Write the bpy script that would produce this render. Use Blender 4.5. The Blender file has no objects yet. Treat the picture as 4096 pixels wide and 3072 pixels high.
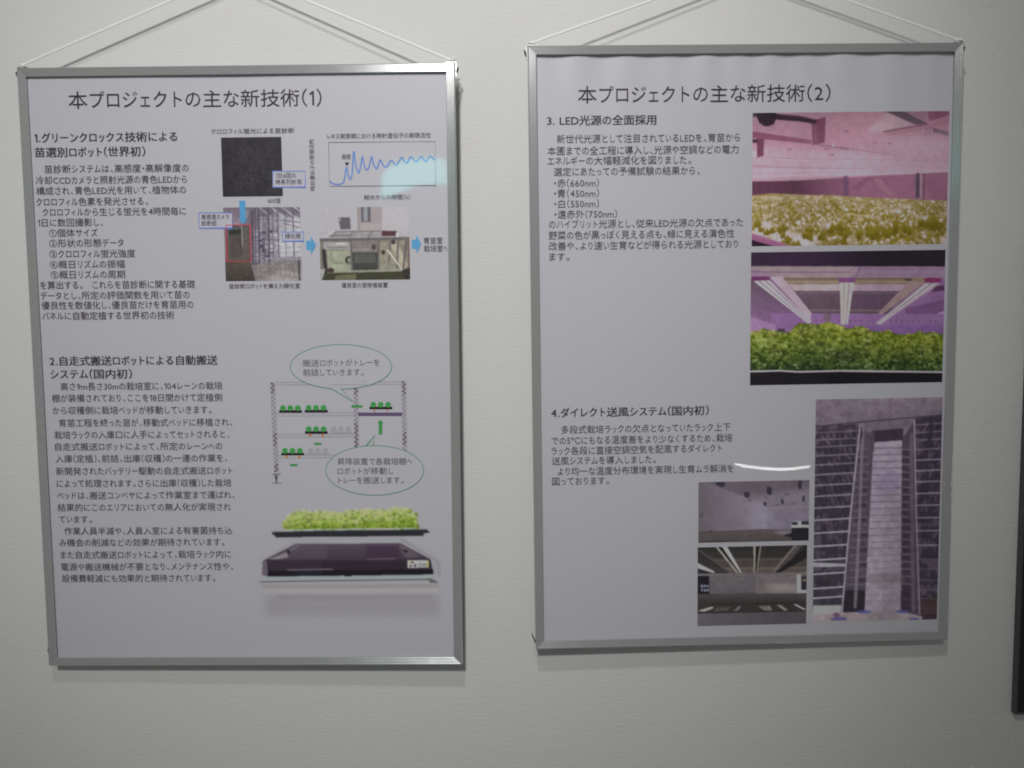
import bpy, math
import numpy as np
from mathutils import Matrix, Vector

# ------------------------------------------------------------------ camera, world, lights, exposure
scene = bpy.context.scene
scene.render.engine = 'CYCLES'
scene.cycles.use_denoising = True
scene.cycles.denoising_input_passes = 'RGB_ALBEDO_NORMAL'
scene.cycles.filter_width = 1.9
scene.cycles.max_bounces = 6
scene.cycles.transparent_max_bounces = 8
scene.cycles.sample_clamp_indirect = 3.0
scene.view_settings.view_transform = 'Standard'
scene.view_settings.look = 'None'
scene.view_settings.gamma = 1.0
scene.view_settings.exposure = 0.0
scene.view_settings.use_curve_mapping = False
col = scene.collection

cam_data = bpy.data.cameras.new('camera')
cam_data.lens = 27.052
cam_data.sensor_width = 36.0
cam_data.clip_start = 0.02
cam_data.clip_end = 50.0
cam = bpy.data.objects.new('camera', cam_data)
col.objects.link(cam)
cam.matrix_world = Matrix(((0.999915, 0.012441, -0.00391, -0.0103),
                           (-0.004674, 0.061915, -0.99807, -1.14221),
                           (-0.012175, 0.998004, 0.061968, 1.48915),
                           (0, 0, 0, 1)))
scene.camera = cam

world = bpy.data.worlds.new('World')
scene.world = world
world.use_nodes = True
world.node_tree.nodes['Background'].inputs[0].default_value = (0.97, 0.99, 0.97, 1)
world.node_tree.nodes['Background'].inputs[1].default_value = 0.105


def lamp(name, loc, target, power, size, color, spot=None, blend=1.0):
    kind = 'SPOT' if spot else 'AREA'
    d = bpy.data.lights.new(name, kind)
    d.energy = power
    d.color = color
    if spot:
        d.spot_size = math.radians(spot)
        d.spot_blend = blend
        d.shadow_soft_size = size
    else:
        d.shape = 'DISK'
        d.size = size
    o = bpy.data.objects.new(name, d)
    col.objects.link(o)
    o.location = loc
    o.rotation_euler = (Vector(target) - Vector(loc)).to_track_quat('-Z', 'Y').to_euler()
    return o


# a ceiling downlight close to the wall, and two farther ceiling lamps behind the viewer
lamp('ceiling_downlight', (-0.15, -1.30, 2.80), (0.30, 0.0, 1.55), 26, 0.05, (1.0, 0.985, 0.97), spot=96)
lamp('ceiling_lamp', (-0.37, -2.90, 3.08), (-0.276, 0.0, 1.705), 186, 0.10, (1.0, 0.985, 0.975), spot=42)

# ------------------------------------------------------------------ small helpers


def lin(c):
    c = np.asarray(c, float) / 255.0
    return np.where(c <= 0.04045, c / 12.92, ((c + 0.055) / 1.055) ** 2.4)


PAPER = np.array((0.70, 0.685, 0.735))          # paper reflectance
REF = (166, 164, 170)                             # the tone white paper has beside the print colours below


def ink(c, ref=REF):
    """print colour as it reads next to paper of tone ref -> reflectance"""
    k = lin(c) * (PAPER / lin(ref))
    return np.clip(k - .008 * np.clip(1 - k / PAPER, 0, 1), 0.005, 0.86)


def principled(name, base, rough=0.5, metal=0.0, spec=0.5):
    m = bpy.data.materials.new(name)
    m.use_nodes = True
    b = m.node_tree.nodes['Principled BSDF']
    b.inputs['Base Color'].default_value = (*[float(x) for x in base], 1)
    b.inputs['Roughness'].default_value = rough
    b.inputs['Metallic'].default_value = metal
    b.inputs['Specular IOR Level'].default_value = spec
    return m


def mesh_object(name, verts, faces, mat, parent=None, smooth=False):
    me = bpy.data.meshes.new(name)
    me.from_pydata([tuple(map(float, v)) for v in verts], [], faces)
    me.update()
    if smooth:
        me.polygons.foreach_set('use_smooth', [True] * len(me.polygons))
    me.materials.append(mat)
    o = bpy.data.objects.new(name, me)
    col.objects.link(o)
    if parent is not None:
        o.parent = parent
    return o


def tag(o, label, cat, group=None):
    o['label'] = label
    o['category'] = cat
    if group:
        o['group'] = group


def box_data(x0, y0, z0, x1, y1, z1):
    v = [(x0, y0, z0), (x1, y0, z0), (x1, y1, z0), (x0, y1, z0), (x0, y0, z1), (x1, y0, z1), (x1, y1, z1), (x0, y1, z1)]
    f = [(0, 3, 2, 1), (4, 5, 6, 7), (0, 1, 5, 4), (1, 2, 6, 5), (2, 3, 7, 6), (3, 0, 4, 7)]
    return v, f


def tube_data(path, radii, n=8, twist=0.0, lobes=0, amp=0.0, flat=1.0):
    """tube along a list of points; lobes/amp give a twisted-strand section"""
    path = [Vector(p) for p in path]
    verts, faces = [], []
    run = 0.0
    for i, p in enumerate(path):
        t = (path[min(i + 1, len(path) - 1)] - path[max(i - 1, 0)]).normalized()
        a = t.cross(Vector((0, 1, 0)))
        if a.length < 1e-4:
            a = t.cross(Vector((1, 0, 0)))
        a.normalize()
        b = t.cross(a)
        if i:
            run += (p - path[i - 1]).length
        for k in range(n):
            th = 2 * math.pi * k / n
            r = radii[i] * (1 + amp * math.cos(lobes * th + twist * run))
            verts.append(p + a * (r * math.cos(th)) + b * (flat * r * math.sin(th)))
    for i in range(len(path) - 1):
        for k in range(n):
            k2 = (k + 1) % n
            faces.append((i * n + k, i * n + k2, (i + 1) * n + k2, (i + 1) * n + k))
    faces.append(tuple(range(n))[::-1])
    faces.append(tuple((len(path) - 1) * n + k for k in range(n)))
    return verts, faces


# ------------------------------------------------------------------ materials
def wallpaper_material():
    m = bpy.data.materials.new('embossed_wallpaper')
    m.use_nodes = True
    nt = m.node_tree
    N, L = nt.nodes, nt.links
    b = N['Principled BSDF']
    b.inputs['Roughness'].default_value = 0.75
    b.inputs['Specular IOR Level'].default_value = 0.25
    tc = N.new('ShaderNodeTexCoord')

    def noise(scale, detail, sx, sz):
        mp = N.new('ShaderNodeMapping')
        mp.inputs['Scale'].default_value = (sx, 1.0, sz)
        L.new(tc.outputs['Object'], mp.inputs['Vector'])
        n = N.new('ShaderNodeTexNoise')
        n.inputs['Scale'].default_value = scale
        n.inputs['Detail'].default_value = detail
        L.new(mp.outputs['Vector'], n.inputs['Vector'])
        return n.outputs['Fac']

    weft = noise(430, 2, 0.16, 1.0)      # horizontal woven threads
    grain = noise(420, 2, 1.0, 1.0)
    cloud = noise(5, 3, 1.0, 1.0)
    add = N.new('ShaderNodeMath')
    add.operation = 'MULTIPLY_ADD'
    add.inputs[1].default_value = 0.55
    L.new(grain, add.inputs[0])
    L.new(weft, add.inputs[2])
    bump = N.new('ShaderNodeBump')
    bump.inputs['Strength'].default_value = 0.27
    bump.inputs['Distance'].default_value = 0.0016
    L.new(add.outputs[0], bump.inputs['Height'])
    L.new(bump.outputs['Normal'], b.inputs['Normal'])
    ramp = N.new('ShaderNodeMixRGB')
    ramp.inputs['Color1'].default_value = (0.768, 0.762, 0.738, 1)
    ramp.inputs['Color2'].default_value = (0.80, 0.792, 0.776, 1)
    L.new(cloud, ramp.inputs['Fac'])
    L.new(ramp.outputs['Color'], b.inputs['Base Color'])
    return m


def cover_material(rough):
    m = bpy.data.materials.new('clear_cover_sheet')
    m.use_nodes = True
    nt = m.node_tree
    N, L = nt.nodes, nt.links
    N.clear()
    out = N.new('ShaderNodeOutputMaterial')
    mix = N.new('ShaderNodeMixShader')
    lw = N.new('ShaderNodeLayerWeight')          # same reflectance from either side of the thin sheet
    lw.inputs['Blend'].default_value = 0.5
    pw = N.new('ShaderNodeMath')
    pw.operation = 'POWER'
    pw.inputs[1].default_value = 5.0
    fr = N.new('ShaderNodeMath')
    fr.operation = 'MULTIPLY_ADD'
    fr.inputs[1].default_value = 0.95
    fr.inputs[2].default_value = 0.045
    L.new(lw.outputs['Facing'], pw.inputs[0])
    L.new(pw.outputs[0], fr.inputs[0])
    tr = N.new('ShaderNodeBsdfTransparent')
    tr.inputs['Color'].default_value = (0.97, 0.97, 0.975, 1)
    gl = N.new('ShaderNodeBsdfGlossy')
    gl.inputs['Roughness'].default_value = rough
    L.new(fr.outputs[0], mix.inputs[0])
    L.new(tr.outputs[0], mix.inputs[1])
    L.new(gl.outputs[0], mix.inputs[2])
    L.new(mix.outputs[0], out.inputs['Surface'])
    return m


def aluminium_material():
    m = principled('satin_aluminium', (0.60, 0.615, 0.61), rough=0.24, metal=0.55)
    nt = m.node_tree
    tc = nt.nodes.new('ShaderNodeTexCoord')
    n = nt.nodes.new('ShaderNodeTexNoise')
    n.inputs['Scale'].default_value = 70
    n.inputs['Detail'].default_value = 3
    mr = nt.nodes.new('ShaderNodeMapRange')
    mr.inputs['To Min'].default_value = 0.15
    mr.inputs['To Max'].default_value = 0.20
    nt.links.new(tc.outputs['Object'], n.inputs['Vector'])
    nt.links.new(n.outputs['Fac'], mr.inputs['Value'])
    nt.links.new(mr.outputs['Result'], nt.nodes['Principled BSDF'].inputs['Roughness'])
    return m


def photo_material():
    m = principled('printed_photo', (0.5, 0.5, 0.5), rough=0.45, spec=0.3)
    a = m.node_tree.nodes.new('ShaderNodeVertexColor')
    a.layer_name = 'print'
    m.node_tree.links.new(a.outputs['Color'], m.node_tree.nodes['Principled BSDF'].inputs['Base Color'])
    return m


M_WALL = wallpaper_material()
M_ALU = aluminium_material()
M_PHOTO = photo_material()
M_PAPER = principled('poster_paper', PAPER, rough=0.45, spec=0.3)
M_TEXT = principled('dark_ink', (0.085, 0.062, 0.100), rough=0.5, spec=0.3)
M_TITLE = principled('black_ink', (0.045, 0.028, 0.060), rough=0.5, spec=0.3)
M_BOARD = principled('grey_backing_board', (0.30, 0.30, 0.30), rough=0.8)
M_CORD = principled('white_cord', (0.96, 0.96, 0.945), rough=0.8)
M_RUBBER = principled('grey_rubber', (0.09, 0.09, 0.09), rough=0.8)
M_DARKMETAL = principled('bronzed_steel', (0.10, 0.085, 0.075), rough=0.3, metal=0.9)
M_STEEL = principled('plated_steel', (0.42, 0.41, 0.39), rough=0.25, metal=1.0)
INKS = {}


def ink_mat(c):
    if c not in INKS:
        INKS[c] = principled('ink_%d_%d_%d' % c, ink(c), rough=0.5, spec=0.3)
    return INKS[c]


# ------------------------------------------------------------------ wall
WALL_Y = 0.012
v, f = box_data(-1.6, WALL_Y, 0.0, 1.6, WALL_Y + 0.12, 2.7)
wall = mesh_object('wall', v, f, M_WALL)
wall['kind'] = 'structure'

# ------------------------------------------------------------------ printed text: style, words, left end, right end, mid height (sheet mm)
TEXT_LEFT = [
    ('T', '本プロジェクトの主な新技術（1）', -240.7, 120.5, 827.0),
    ('H', '1.グリーンクロックス技術による', -292.2, -87.9, 775.3),
    ('H', '苗選別ロボット（世界初）', -293.3, -134.3, 755.0),
    ('B', '苗診断システムは、高感度・高解像度の', -280.5, -72.7, 731.3),
    ('B', '冷却CCDカメラと照射光源の青色LEDから', -293.6, -75.9, 715.5),
    ('B', '構成され、青色LED光を用いて、植物体の', -293.7, -77.9, 700.7),
    ('B', 'クロロフィル色素を発光させる。', -294.6, -133.0, 685.1),
    ('B', 'クロロフィルから生じる蛍光を4時間毎に', -286.3, -79.4, 670.5),
    ('B', '1日に数回撮影し、', -293.6, -199.7, 655.7),
    ('B', '①個体サイズ', -278.4, -208.0, 640.9),
    ('B', '②形状の形態データ', -278.8, -171.0, 626.3),
    ('B', '③クロロフィル蛍光強度', -279.3, -155.0, 611.0),
    ('B', '④概日リズムの振幅', -279.3, -170.6, 595.9),
    ('B', '⑤概日リズムの周期', -279.0, -170.9, 581.2),
    ('B', 'を算出する。\u3000これらを苗診断に関する基礎', -295.1, -70.1, 566.2),
    ('B', 'データとし、所定の評価関数を用いて苗の', -295.2, -78.3, 551.1),
    ('B', '優良性を数値化し、優良苗だけを育苗用の', -294.8, -73.4, 537.0),
    ('B', 'パネルに自動定植する世界初の技術', -294.5, -102.0, 521.8),
    ('H', '2.自走式搬送ロボットによる自動搬送', -287.4, -41.4, 456.3),
    ('H', 'システム（国内初）', -287.3, -167.5, 437.0),
    ('B', '高さ9m長さ30mの栽培室に、104レーンの栽培', -273.5, -35.4, 418.9),
    ('B', '棚が装備されており、ここを18日間かけて定植側', -286.9, -36.4, 401.7),
    ('B', 'から収穫側に栽培ベッドが移動していきます。', -286.7, -52.4, 383.7),
    ('B', '育苗工程を終った苗が、移動式ベッドに移植され、', -278.8, -22.6, 365.2),
    ('B', '栽培ラックの入庫口に人手によってセットされると、', -286.4, -27.3, 347.5),
    ('B', '自走式搬送ロボットによって、所定のレーンへの', -286.2, -38.6, 330.0),
    ('B', '入庫（定植）、前詰、出庫（収穫）の一連の作業を、', -286.4, -31.8, 312.2),
    ('B', '新開発されたバッテリー駆動の自走式搬送ロボット', -286.6, -25.1, 293.6),
    ('B', 'によって処理されます。さらに出庫（収穫）した栽培', -286.4, -27.2, 275.3),
    ('B', 'ベッドは、搬送コンベヤによって作業室まで運ばれ、', -286.6, -22.6, 257.3),
    ('B', '結果的にこのエリアにおいての無人化が実現され', -286.8, -29.2, 239.3),
    ('B', 'ています。', -285.9, -236.6, 221.6),
    ('B', '作業人員半減や、人員入室による有害菌持ち込', -278.6, -28.2, 203.9),
    ('B', 'み機会の削減などの効果が期待されています。', -286.6, -40.7, 186.5),
    ('B', 'また自走式搬送ロボットによって、栽培ラック内に', -286.0, -31.7, 168.0),
    ('B', '電源や搬送機械が不要となり、メンテナンス性や、', -286.2, -28.9, 149.7),
    ('B', '設備費軽減にも効果的と期待されています。', -285.6, -56.4, 132.2),
    ('C', 'クロロフィル蛍光による苗診断', -38.6, 80.4, 781.9),
    ('C', 'レタス発芽期における時計遺伝子の発現活性', 126.6, 274.4, 773.4),
    ('C', '1日6回の', 52.5, 81.2, 719.2),
    ('C', '時系列計測', 51.8, 88.8, 710.1),
    ('C', '600苗', 39.9, 57.9, 683.8),
    ('C', '高感度カメラ', -57.0, -17.4, 661.7),
    ('C', '診断部', -57.4, -35.4, 652.8),
    ('C', '緑化棚', 62.9, 84.9, 633.6),
    ('C', '発根', 147.0, 159.8, 744.6),
    ('C', '給水からの時間（h）', 177.5, 243.4, 687.4),
    ('C', '苗診断ロボットを備えた緑化室', -20.5, 82.5, 562.6),
    ('C', '優良苗の苗移植装置', 142.2, 209.1, 562.7),
    ('D', '育苗室', 262.0, 289.2, 625.3),
    ('D', '栽培室へ', 262.0, 296.6, 614.1),
    ('E', '搬送ロボットがトレーを', 83.0, 195.3, 450.8),
    ('E', '前詰していきます。', 83.2, 171.7, 436.9),
    ('E', '昇降装置で各栽培棚へ', 130.1, 240.1, 305.7),
    ('E', 'ロボットが移動し', 130.2, 211.9, 291.6),
    ('E', 'トレーを搬送します。', 130.6, 227.1, 277.9),
]
TEXT_RIGHT = [
    ('T', '本プロジェクトの主な新技術（2）', -239.4, 121.8, 804.5),
    ('H', '3. LED光源の全面採用', -283.7, -128.3, 769.5),
    ('B', '新世代光源として注目されているLEDを、育苗から', -270.1, -8.1, 743.7),
    ('B', '本圃までの全工程に導入し、光源や空調などの電力', -283.5, -9.8, 727.2),
    ('B', 'エネルギーの大幅軽減化を図りました。', -283.7, -78.1, 713.1),
    ('B', '選定にあたっての予備試験の結果から、', -274.9, -65.5, 697.9),
    ('B', '・赤（660nm）', -274.7, -210.3, 682.1),
    ('B', '・青（450nm）', -274.9, -210.4, 667.5),
    ('B', '・白（550nm）', -274.7, -210.5, 652.9),
    ('B', '・遠赤外（750nm）', -274.5, -184.7, 638.1),
    ('B', 'のハイブリット光源とし、従来LED光源の欠点であった', -282.9, -3.0, 624.0),
    ('B', '野菜の色が黒っぽく見える点も、緑に見える演色性', -283.1, -15.2, 608.3),
    ('B', '改善や、より速い生育などが得られる光源としており', -282.9, -10.0, 593.2),
    ('B', 'ます。', -282.7, -253.5, 578.2),
    ('H', '4.ダイレクト送風システム（国内初）', -282.8, -51.6, 352.4),
    ('B', '多段式栽培ラックの欠点となっていたラック上下', -268.1, -19.0, 327.3),
    ('B', 'での5℃にもなる温度差をより少なくするため、栽培', -282.3, -16.3, 311.3),
    ('B', 'ラック各段に直接空調空気を配風するダイレクト', -282.9, -31.8, 296.2),
    ('B', '送風システムを導入しました。', -282.5, -129.3, 281.4),
    ('B', 'より均一な温度分布環境を実現し生育ムラ解消を', -274.0, -14.5, 265.7),
    ('B', '図っております。', -282.5, -198.5, 251.1),
]

# ------------------------------------------------------------------ painting the printed photographs
class Canvas:
    """numpy painter; drawing units are bilinear in a quad (TL, TR, BR, BL)"""

    def __init__(self, quad, nx, ny, seed, bg):
        self.nx, self.ny = nx, ny
        s = 2
        U, V = np.meshgrid((np.arange(nx * s) + .5) / (nx * s), (np.arange(ny * s) + .5) / (ny * s))
        q = np.array(quad, float)
        P = ((1 - U) * (1 - V))[..., None] * q[0] + (U * (1 - V))[..., None] * q[1] \
            + (U * V)[..., None] * q[2] + ((1 - U) * V)[..., None] * q[3]
        self.X, self.Y, self.U, self.V = P[..., 0], P[..., 1], U, V
        self.img = np.ones((ny * s, nx * s, 3)) * np.array(bg, float)
        self.rng = np.random.default_rng(seed)
        self.soft = 1
        self.unit = abs(q[1, 0] - q[0, 0]) / (nx * s)

    def noise(self, cell, octaves=1, stretch=(1, 1)):
        h, w = self.U.shape
        tot = np.zeros((h, w)); amp = 1.0; sm = 0
        for o in range(octaves):
            cx = max(cell / self.unit / 2 ** o * stretch[0], 1.01)
            cy = max(cell / self.unit / 2 ** o * stretch[1], 1.01)
            gw, gh = int(w / cx) + 3, int(h / cy) + 3
            g = self.rng.random((gh, gw))
            x = np.arange(w) / cx; y = np.arange(h) / cy
            xi, yi = x.astype(int), y.astype(int)
            fx, fy = x - xi, y - yi
            fx = fx * fx * (3 - 2 * fx); fy = fy * fy * (3 - 2 * fy)
            a = g[yi][:, xi] * (1 - fx) + g[yi][:, xi + 1] * fx
            b = g[yi + 1][:, xi] * (1 - fx) + g[yi + 1][:, xi + 1] * fx
            tot += amp * (a * (1 - fy)[:, None] + b * fy[:, None])
            sm += amp; amp *= .5
        return tot / sm

    def put(self, mask, color, alpha=1.0):
        a = (np.asarray(mask, float) * alpha)[..., None]
        self.img = self.img * (1 - a) + np.asarray(color, float) * a

    def mask(self, pts):
        m = np.zeros(self.X.shape, bool)
        n = len(pts)
        for i in range(n):
            (x0, y0), (x1, y1) = pts[i], pts[(i + 1) % n]
            if y0 == y1:
                continue
            c = ((y0 > self.Y) != (y1 > self.Y)) & (self.X < (x1 - x0) * (self.Y - y0) / (y1 - y0) + x0)
            m ^= c
        return m

    def poly(self, pts, color, alpha=1.0, soft=0):
        m = self.mask(pts).astype(float)
        if soft:
            m = self.blur(m, soft)
        self.put(m, color, alpha)

    def rect(self, x0, y0, x1, y1, color, alpha=1.0, soft=0):
        self.poly([(x0, y0), (x1, y0), (x1, y1), (x0, y1)], color, alpha, soft)

    def ellipse(self, cx, cy, rx, ry, color, alpha=1.0, soft=0):
        m = (((self.X - cx) / rx) ** 2 + ((self.Y - cy) / ry) ** 2 < 1).astype(float)
        self.put(self.blur(m, soft) if soft else m, color, alpha)

    def line(self, pts, width, color, alpha=1.0):
        m = np.zeros(self.X.shape)
        for (x0, y0), (x1, y1) in zip(pts, pts[1:]):
            dx, dy = x1 - x0, y1 - y0
            t = np.clip(((self.X - x0) * dx + (self.Y - y0) * dy) / (dx * dx + dy * dy + 1e-9), 0, 1)
            d = np.hypot(self.X - x0 - t * dx, self.Y - y0 - t * dy)
            m = np.maximum(m, np.clip((width / 2 - d) / self.unit + .5, 0, 1))
        self.put(m, color, alpha)

    def grad(self, pts, c0, c1, axis='y', lo=None, hi=None, alpha=1.0):
        m = self.mask(pts)
        xs = [p[0] for p in pts]; ys = [p[1] for p in pts]
        A = self.Y if axis == 'y' else self.X
        lo = lo if lo is not None else min(ys if axis == 'y' else xs)
        hi = hi if hi is not None else max(ys if axis == 'y' else xs)
        t = np.clip((A - lo) / (hi - lo), 0, 1)[..., None]
        self.put(m, np.array(c0) * (1 - t) + np.array(c1) * t, alpha)

    @staticmethod
    def blur(m, k):
        k = int(k)
        for ax in (0, 1):
            for _ in range(2):
                p = np.pad(m, [(k, k) if a == ax else (0, 0) for a in (0, 1)], mode='edge')
                cs = np.cumsum(p, axis=ax)
                z = np.zeros_like(np.take(cs, [0], axis=ax))
                cs = np.concatenate([z, cs], axis=ax)
                n = m.shape[ax]
                hi = np.take(cs, range(2 * k + 1, 2 * k + 1 + n), axis=ax)
                lo_ = np.take(cs, range(0, n), axis=ax)
                m = (hi - lo_) / (2 * k + 1)
        return m

    def leaf(self, cx, cy, r, hi, lo, alpha=1.0, squash=.8):
        """one crinkled leaf lump, lighter towards its rim on top"""
        rng = self.rng
        k = (abs(self.X - cx) < r * 1.7) & (abs(self.Y - cy) < r * 1.7)
        ys, xs = np.where(k)
        if len(ys) == 0:
            return
        sl = (slice(ys.min(), ys.max() + 1), slice(xs.min(), xs.max() + 1))
        dx, dy = self.X[sl] - cx, (self.Y[sl] - cy) / squash
        a = np.arctan2(dy, dx); d = np.hypot(dx, dy)
        p = rng.random(4) * 6.28
        R = r * (1 + .20 * np.sin(2 * a + p[0]) + .13 * np.sin(3 * a + p[1]) + .07 * np.sin(7 * a + p[2]) + .06 * np.sin(17 * a + p[3]))
        m = np.clip((R - d) / (self.unit * 1.5) + .5, 0, 1) * alpha
        t = np.clip(.5 + .55 * dy / r - .25 * (d / R) + .18 * np.sin(a * 7 + d / r * 5 + p[0]), 0, 1)[..., None]
        c = np.array(hi, float) * (1 - t) + np.array(lo, float) * t
        self.img[sl] = self.img[sl] * (1 - m[..., None]) + c * m[..., None]

    def speckle(self, amt, cell=None):
        n = self.noise(cell or self.unit * 2.2, 2) - .5
        self.img = np.clip(self.img * (1 + amt * n[..., None] * 2), 0, 255)

    def result(self):
        h, w = self.ny, self.nx
        self.img = np.stack([self.blur(self.img[..., k], self.soft) for k in range(3)], -1) * .8 + self.img * .2
        return self.img.reshape(h, 2, w, 2, 3).mean((1, 3))


def paint_seedling_scan():
    c = Canvas([(0, 0), (480, 0), (480, 470), (0, 470)], 110, 108, 1, (44, 40, 46))
    n = c.noise(60, 2)
    c.img *= (0.82 + .36 * n)[..., None]
    cols = (np.sin(c.X / 12.5 * 6.283) > .1)
    dots = c.noise(5.5, 1, (.8, 1.2)) > .66
    win = np.clip(np.sin(c.U * 3.14) * 1.6, 0, 1) * np.clip(np.sin(c.V * 3.0 + .1) * 1.6, 0, 1)
    c.put(cols & dots, (112, 102, 100), .75 * win * (0.45 + .55 * c.noise(90)))
    return c.result()


def paint_greening_room():
    c = Canvas([(283, 693), (890, 688), (903, 1270), (303, 1273)], 150, 144, 2, (118, 111, 120))
    rng = c.rng
    c.grad([(640, 680), (910, 680), (910, 1100), (640, 1100)], (128, 122, 130), (176, 174, 180), 'x', 620, 860)
    c.put(c.noise(60, 3) > .55, (150, 148, 156), .6)
    c.grad([(283, 690), (425, 690), (425, 835), (283, 835)], (110, 97, 110), (138, 124, 135))
    c.poly([(480, 690), (900, 690), (900, 780), (700, 740), (560, 800), (480, 860)], (98, 90, 102), .7, 5)
    for i in range(11):                                  # ceiling trusses and lamps, fanning out
        x = 560 + i * 30 + rng.random() * 14
        c.line([(x, 692), (x + 70 + i * 10, 745 + i * 5 + rng.random() * 16)], 4 + 4 * rng.random(), (78, 70, 84) if i % 3 else (188, 186, 192), .8)
    for i in range(5):
        c.line([(560 + i * 40, 770 + i * 9), (900, 790 + i * 22)], 6, (88, 80, 94) if i % 2 else (170, 168, 176), .75)
    for r in range(11):                                  # stacked shelves, brighter bays between
        y = 862 + r * 31 + rng.random() * 6
        for k in range(9):
            x = 500 + k * 34 + rng.random() * 16
            w = 12 + rng.random() * 24
            if rng.random() < .72:
                c.rect(x, y + 6, x + w, y + 14 + rng.random() * 12, (196, 198, 206), .35 + .55 * rng.random(), 1)
        xe = 640 + rng.random() * 120
        c.line([(520, y + 20), (xe, y + 12 + rng.random() * 6)], 6, (84, 75, 92), .7)
    c.poly([(735, 870), (900, 862), (903, 1070), (735, 1080)], (182, 182, 190), .6, 3)
    for y in (905, 960, 1005, 1045):
        c.line([(740, y + 6), (903, y - 4)], 5, (130, 126, 136), .7)
    for x, w, y1 in ((513, 22, 1240), (536, 10, 1250), (563, 15, 1235), (603, 6, 1150), (640, 14, 1225), (672, 6, 1100), (712, 9, 1090), (770, 5, 1080), (832, 8, 1080)):
        c.line([(x, 690 + rng.random() * 60), (x + 9, y1)], w, (80, 69, 85), .8)
    for k in range(14):
        c.ellipse(560 + rng.random() * 110, 880 + rng.random() * 220, 8 + rng.random() * 14, 5 + rng.random() * 7, (62, 50, 78), .7)
    c.poly([(480, 1150), (720, 1110), (905, 1130), (905, 1278), (480, 1278)], (128, 121, 118), .8)
    c.poly([(600, 1278), (720, 1185), (905, 1205), (905, 1278)], (166, 160, 156), .6, 3)
    c.poly([(655, 1088), (905, 1075), (905, 1108), (690, 1114)], (136, 132, 140), .95)
    for x in (690, 730, 770, 800, 830):
        c.line([(x, 1110), (x + 5, 1225)], 5, (106, 100, 106), .8)
    c.line([(640, 1120), (760, 1230), (900, 1245)], 7, (108, 102, 104), .7)
    c.line([(876, 1112), (882, 1270)], 11, (52, 46, 52))
    c.grad([(300, 832), (497, 832), (500, 1118), (304, 1118)], (88, 82, 84), (90, 80, 76))
    c.poly([(330, 870), (432, 862), (432, 905), (330, 912)], (46, 50, 46))
    c.poly([(336, 905), (432, 900), (436, 1080), (336, 1085)], (76, 70, 67), .8, 2)
    c.line([(430, 838), (440, 1000)], 8, (160, 158, 162), .8)
    c.line([(462, 850), (466, 1100)], 6, (112, 104, 106), .6)
    c.grad([(300, 1118), (500, 1118), (540, 1278), (300, 1278)], (84, 74, 68), (62, 55, 52))
    c.speckle(.13)
    c.speckle(.12, 22)
    return c.result()


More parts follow.
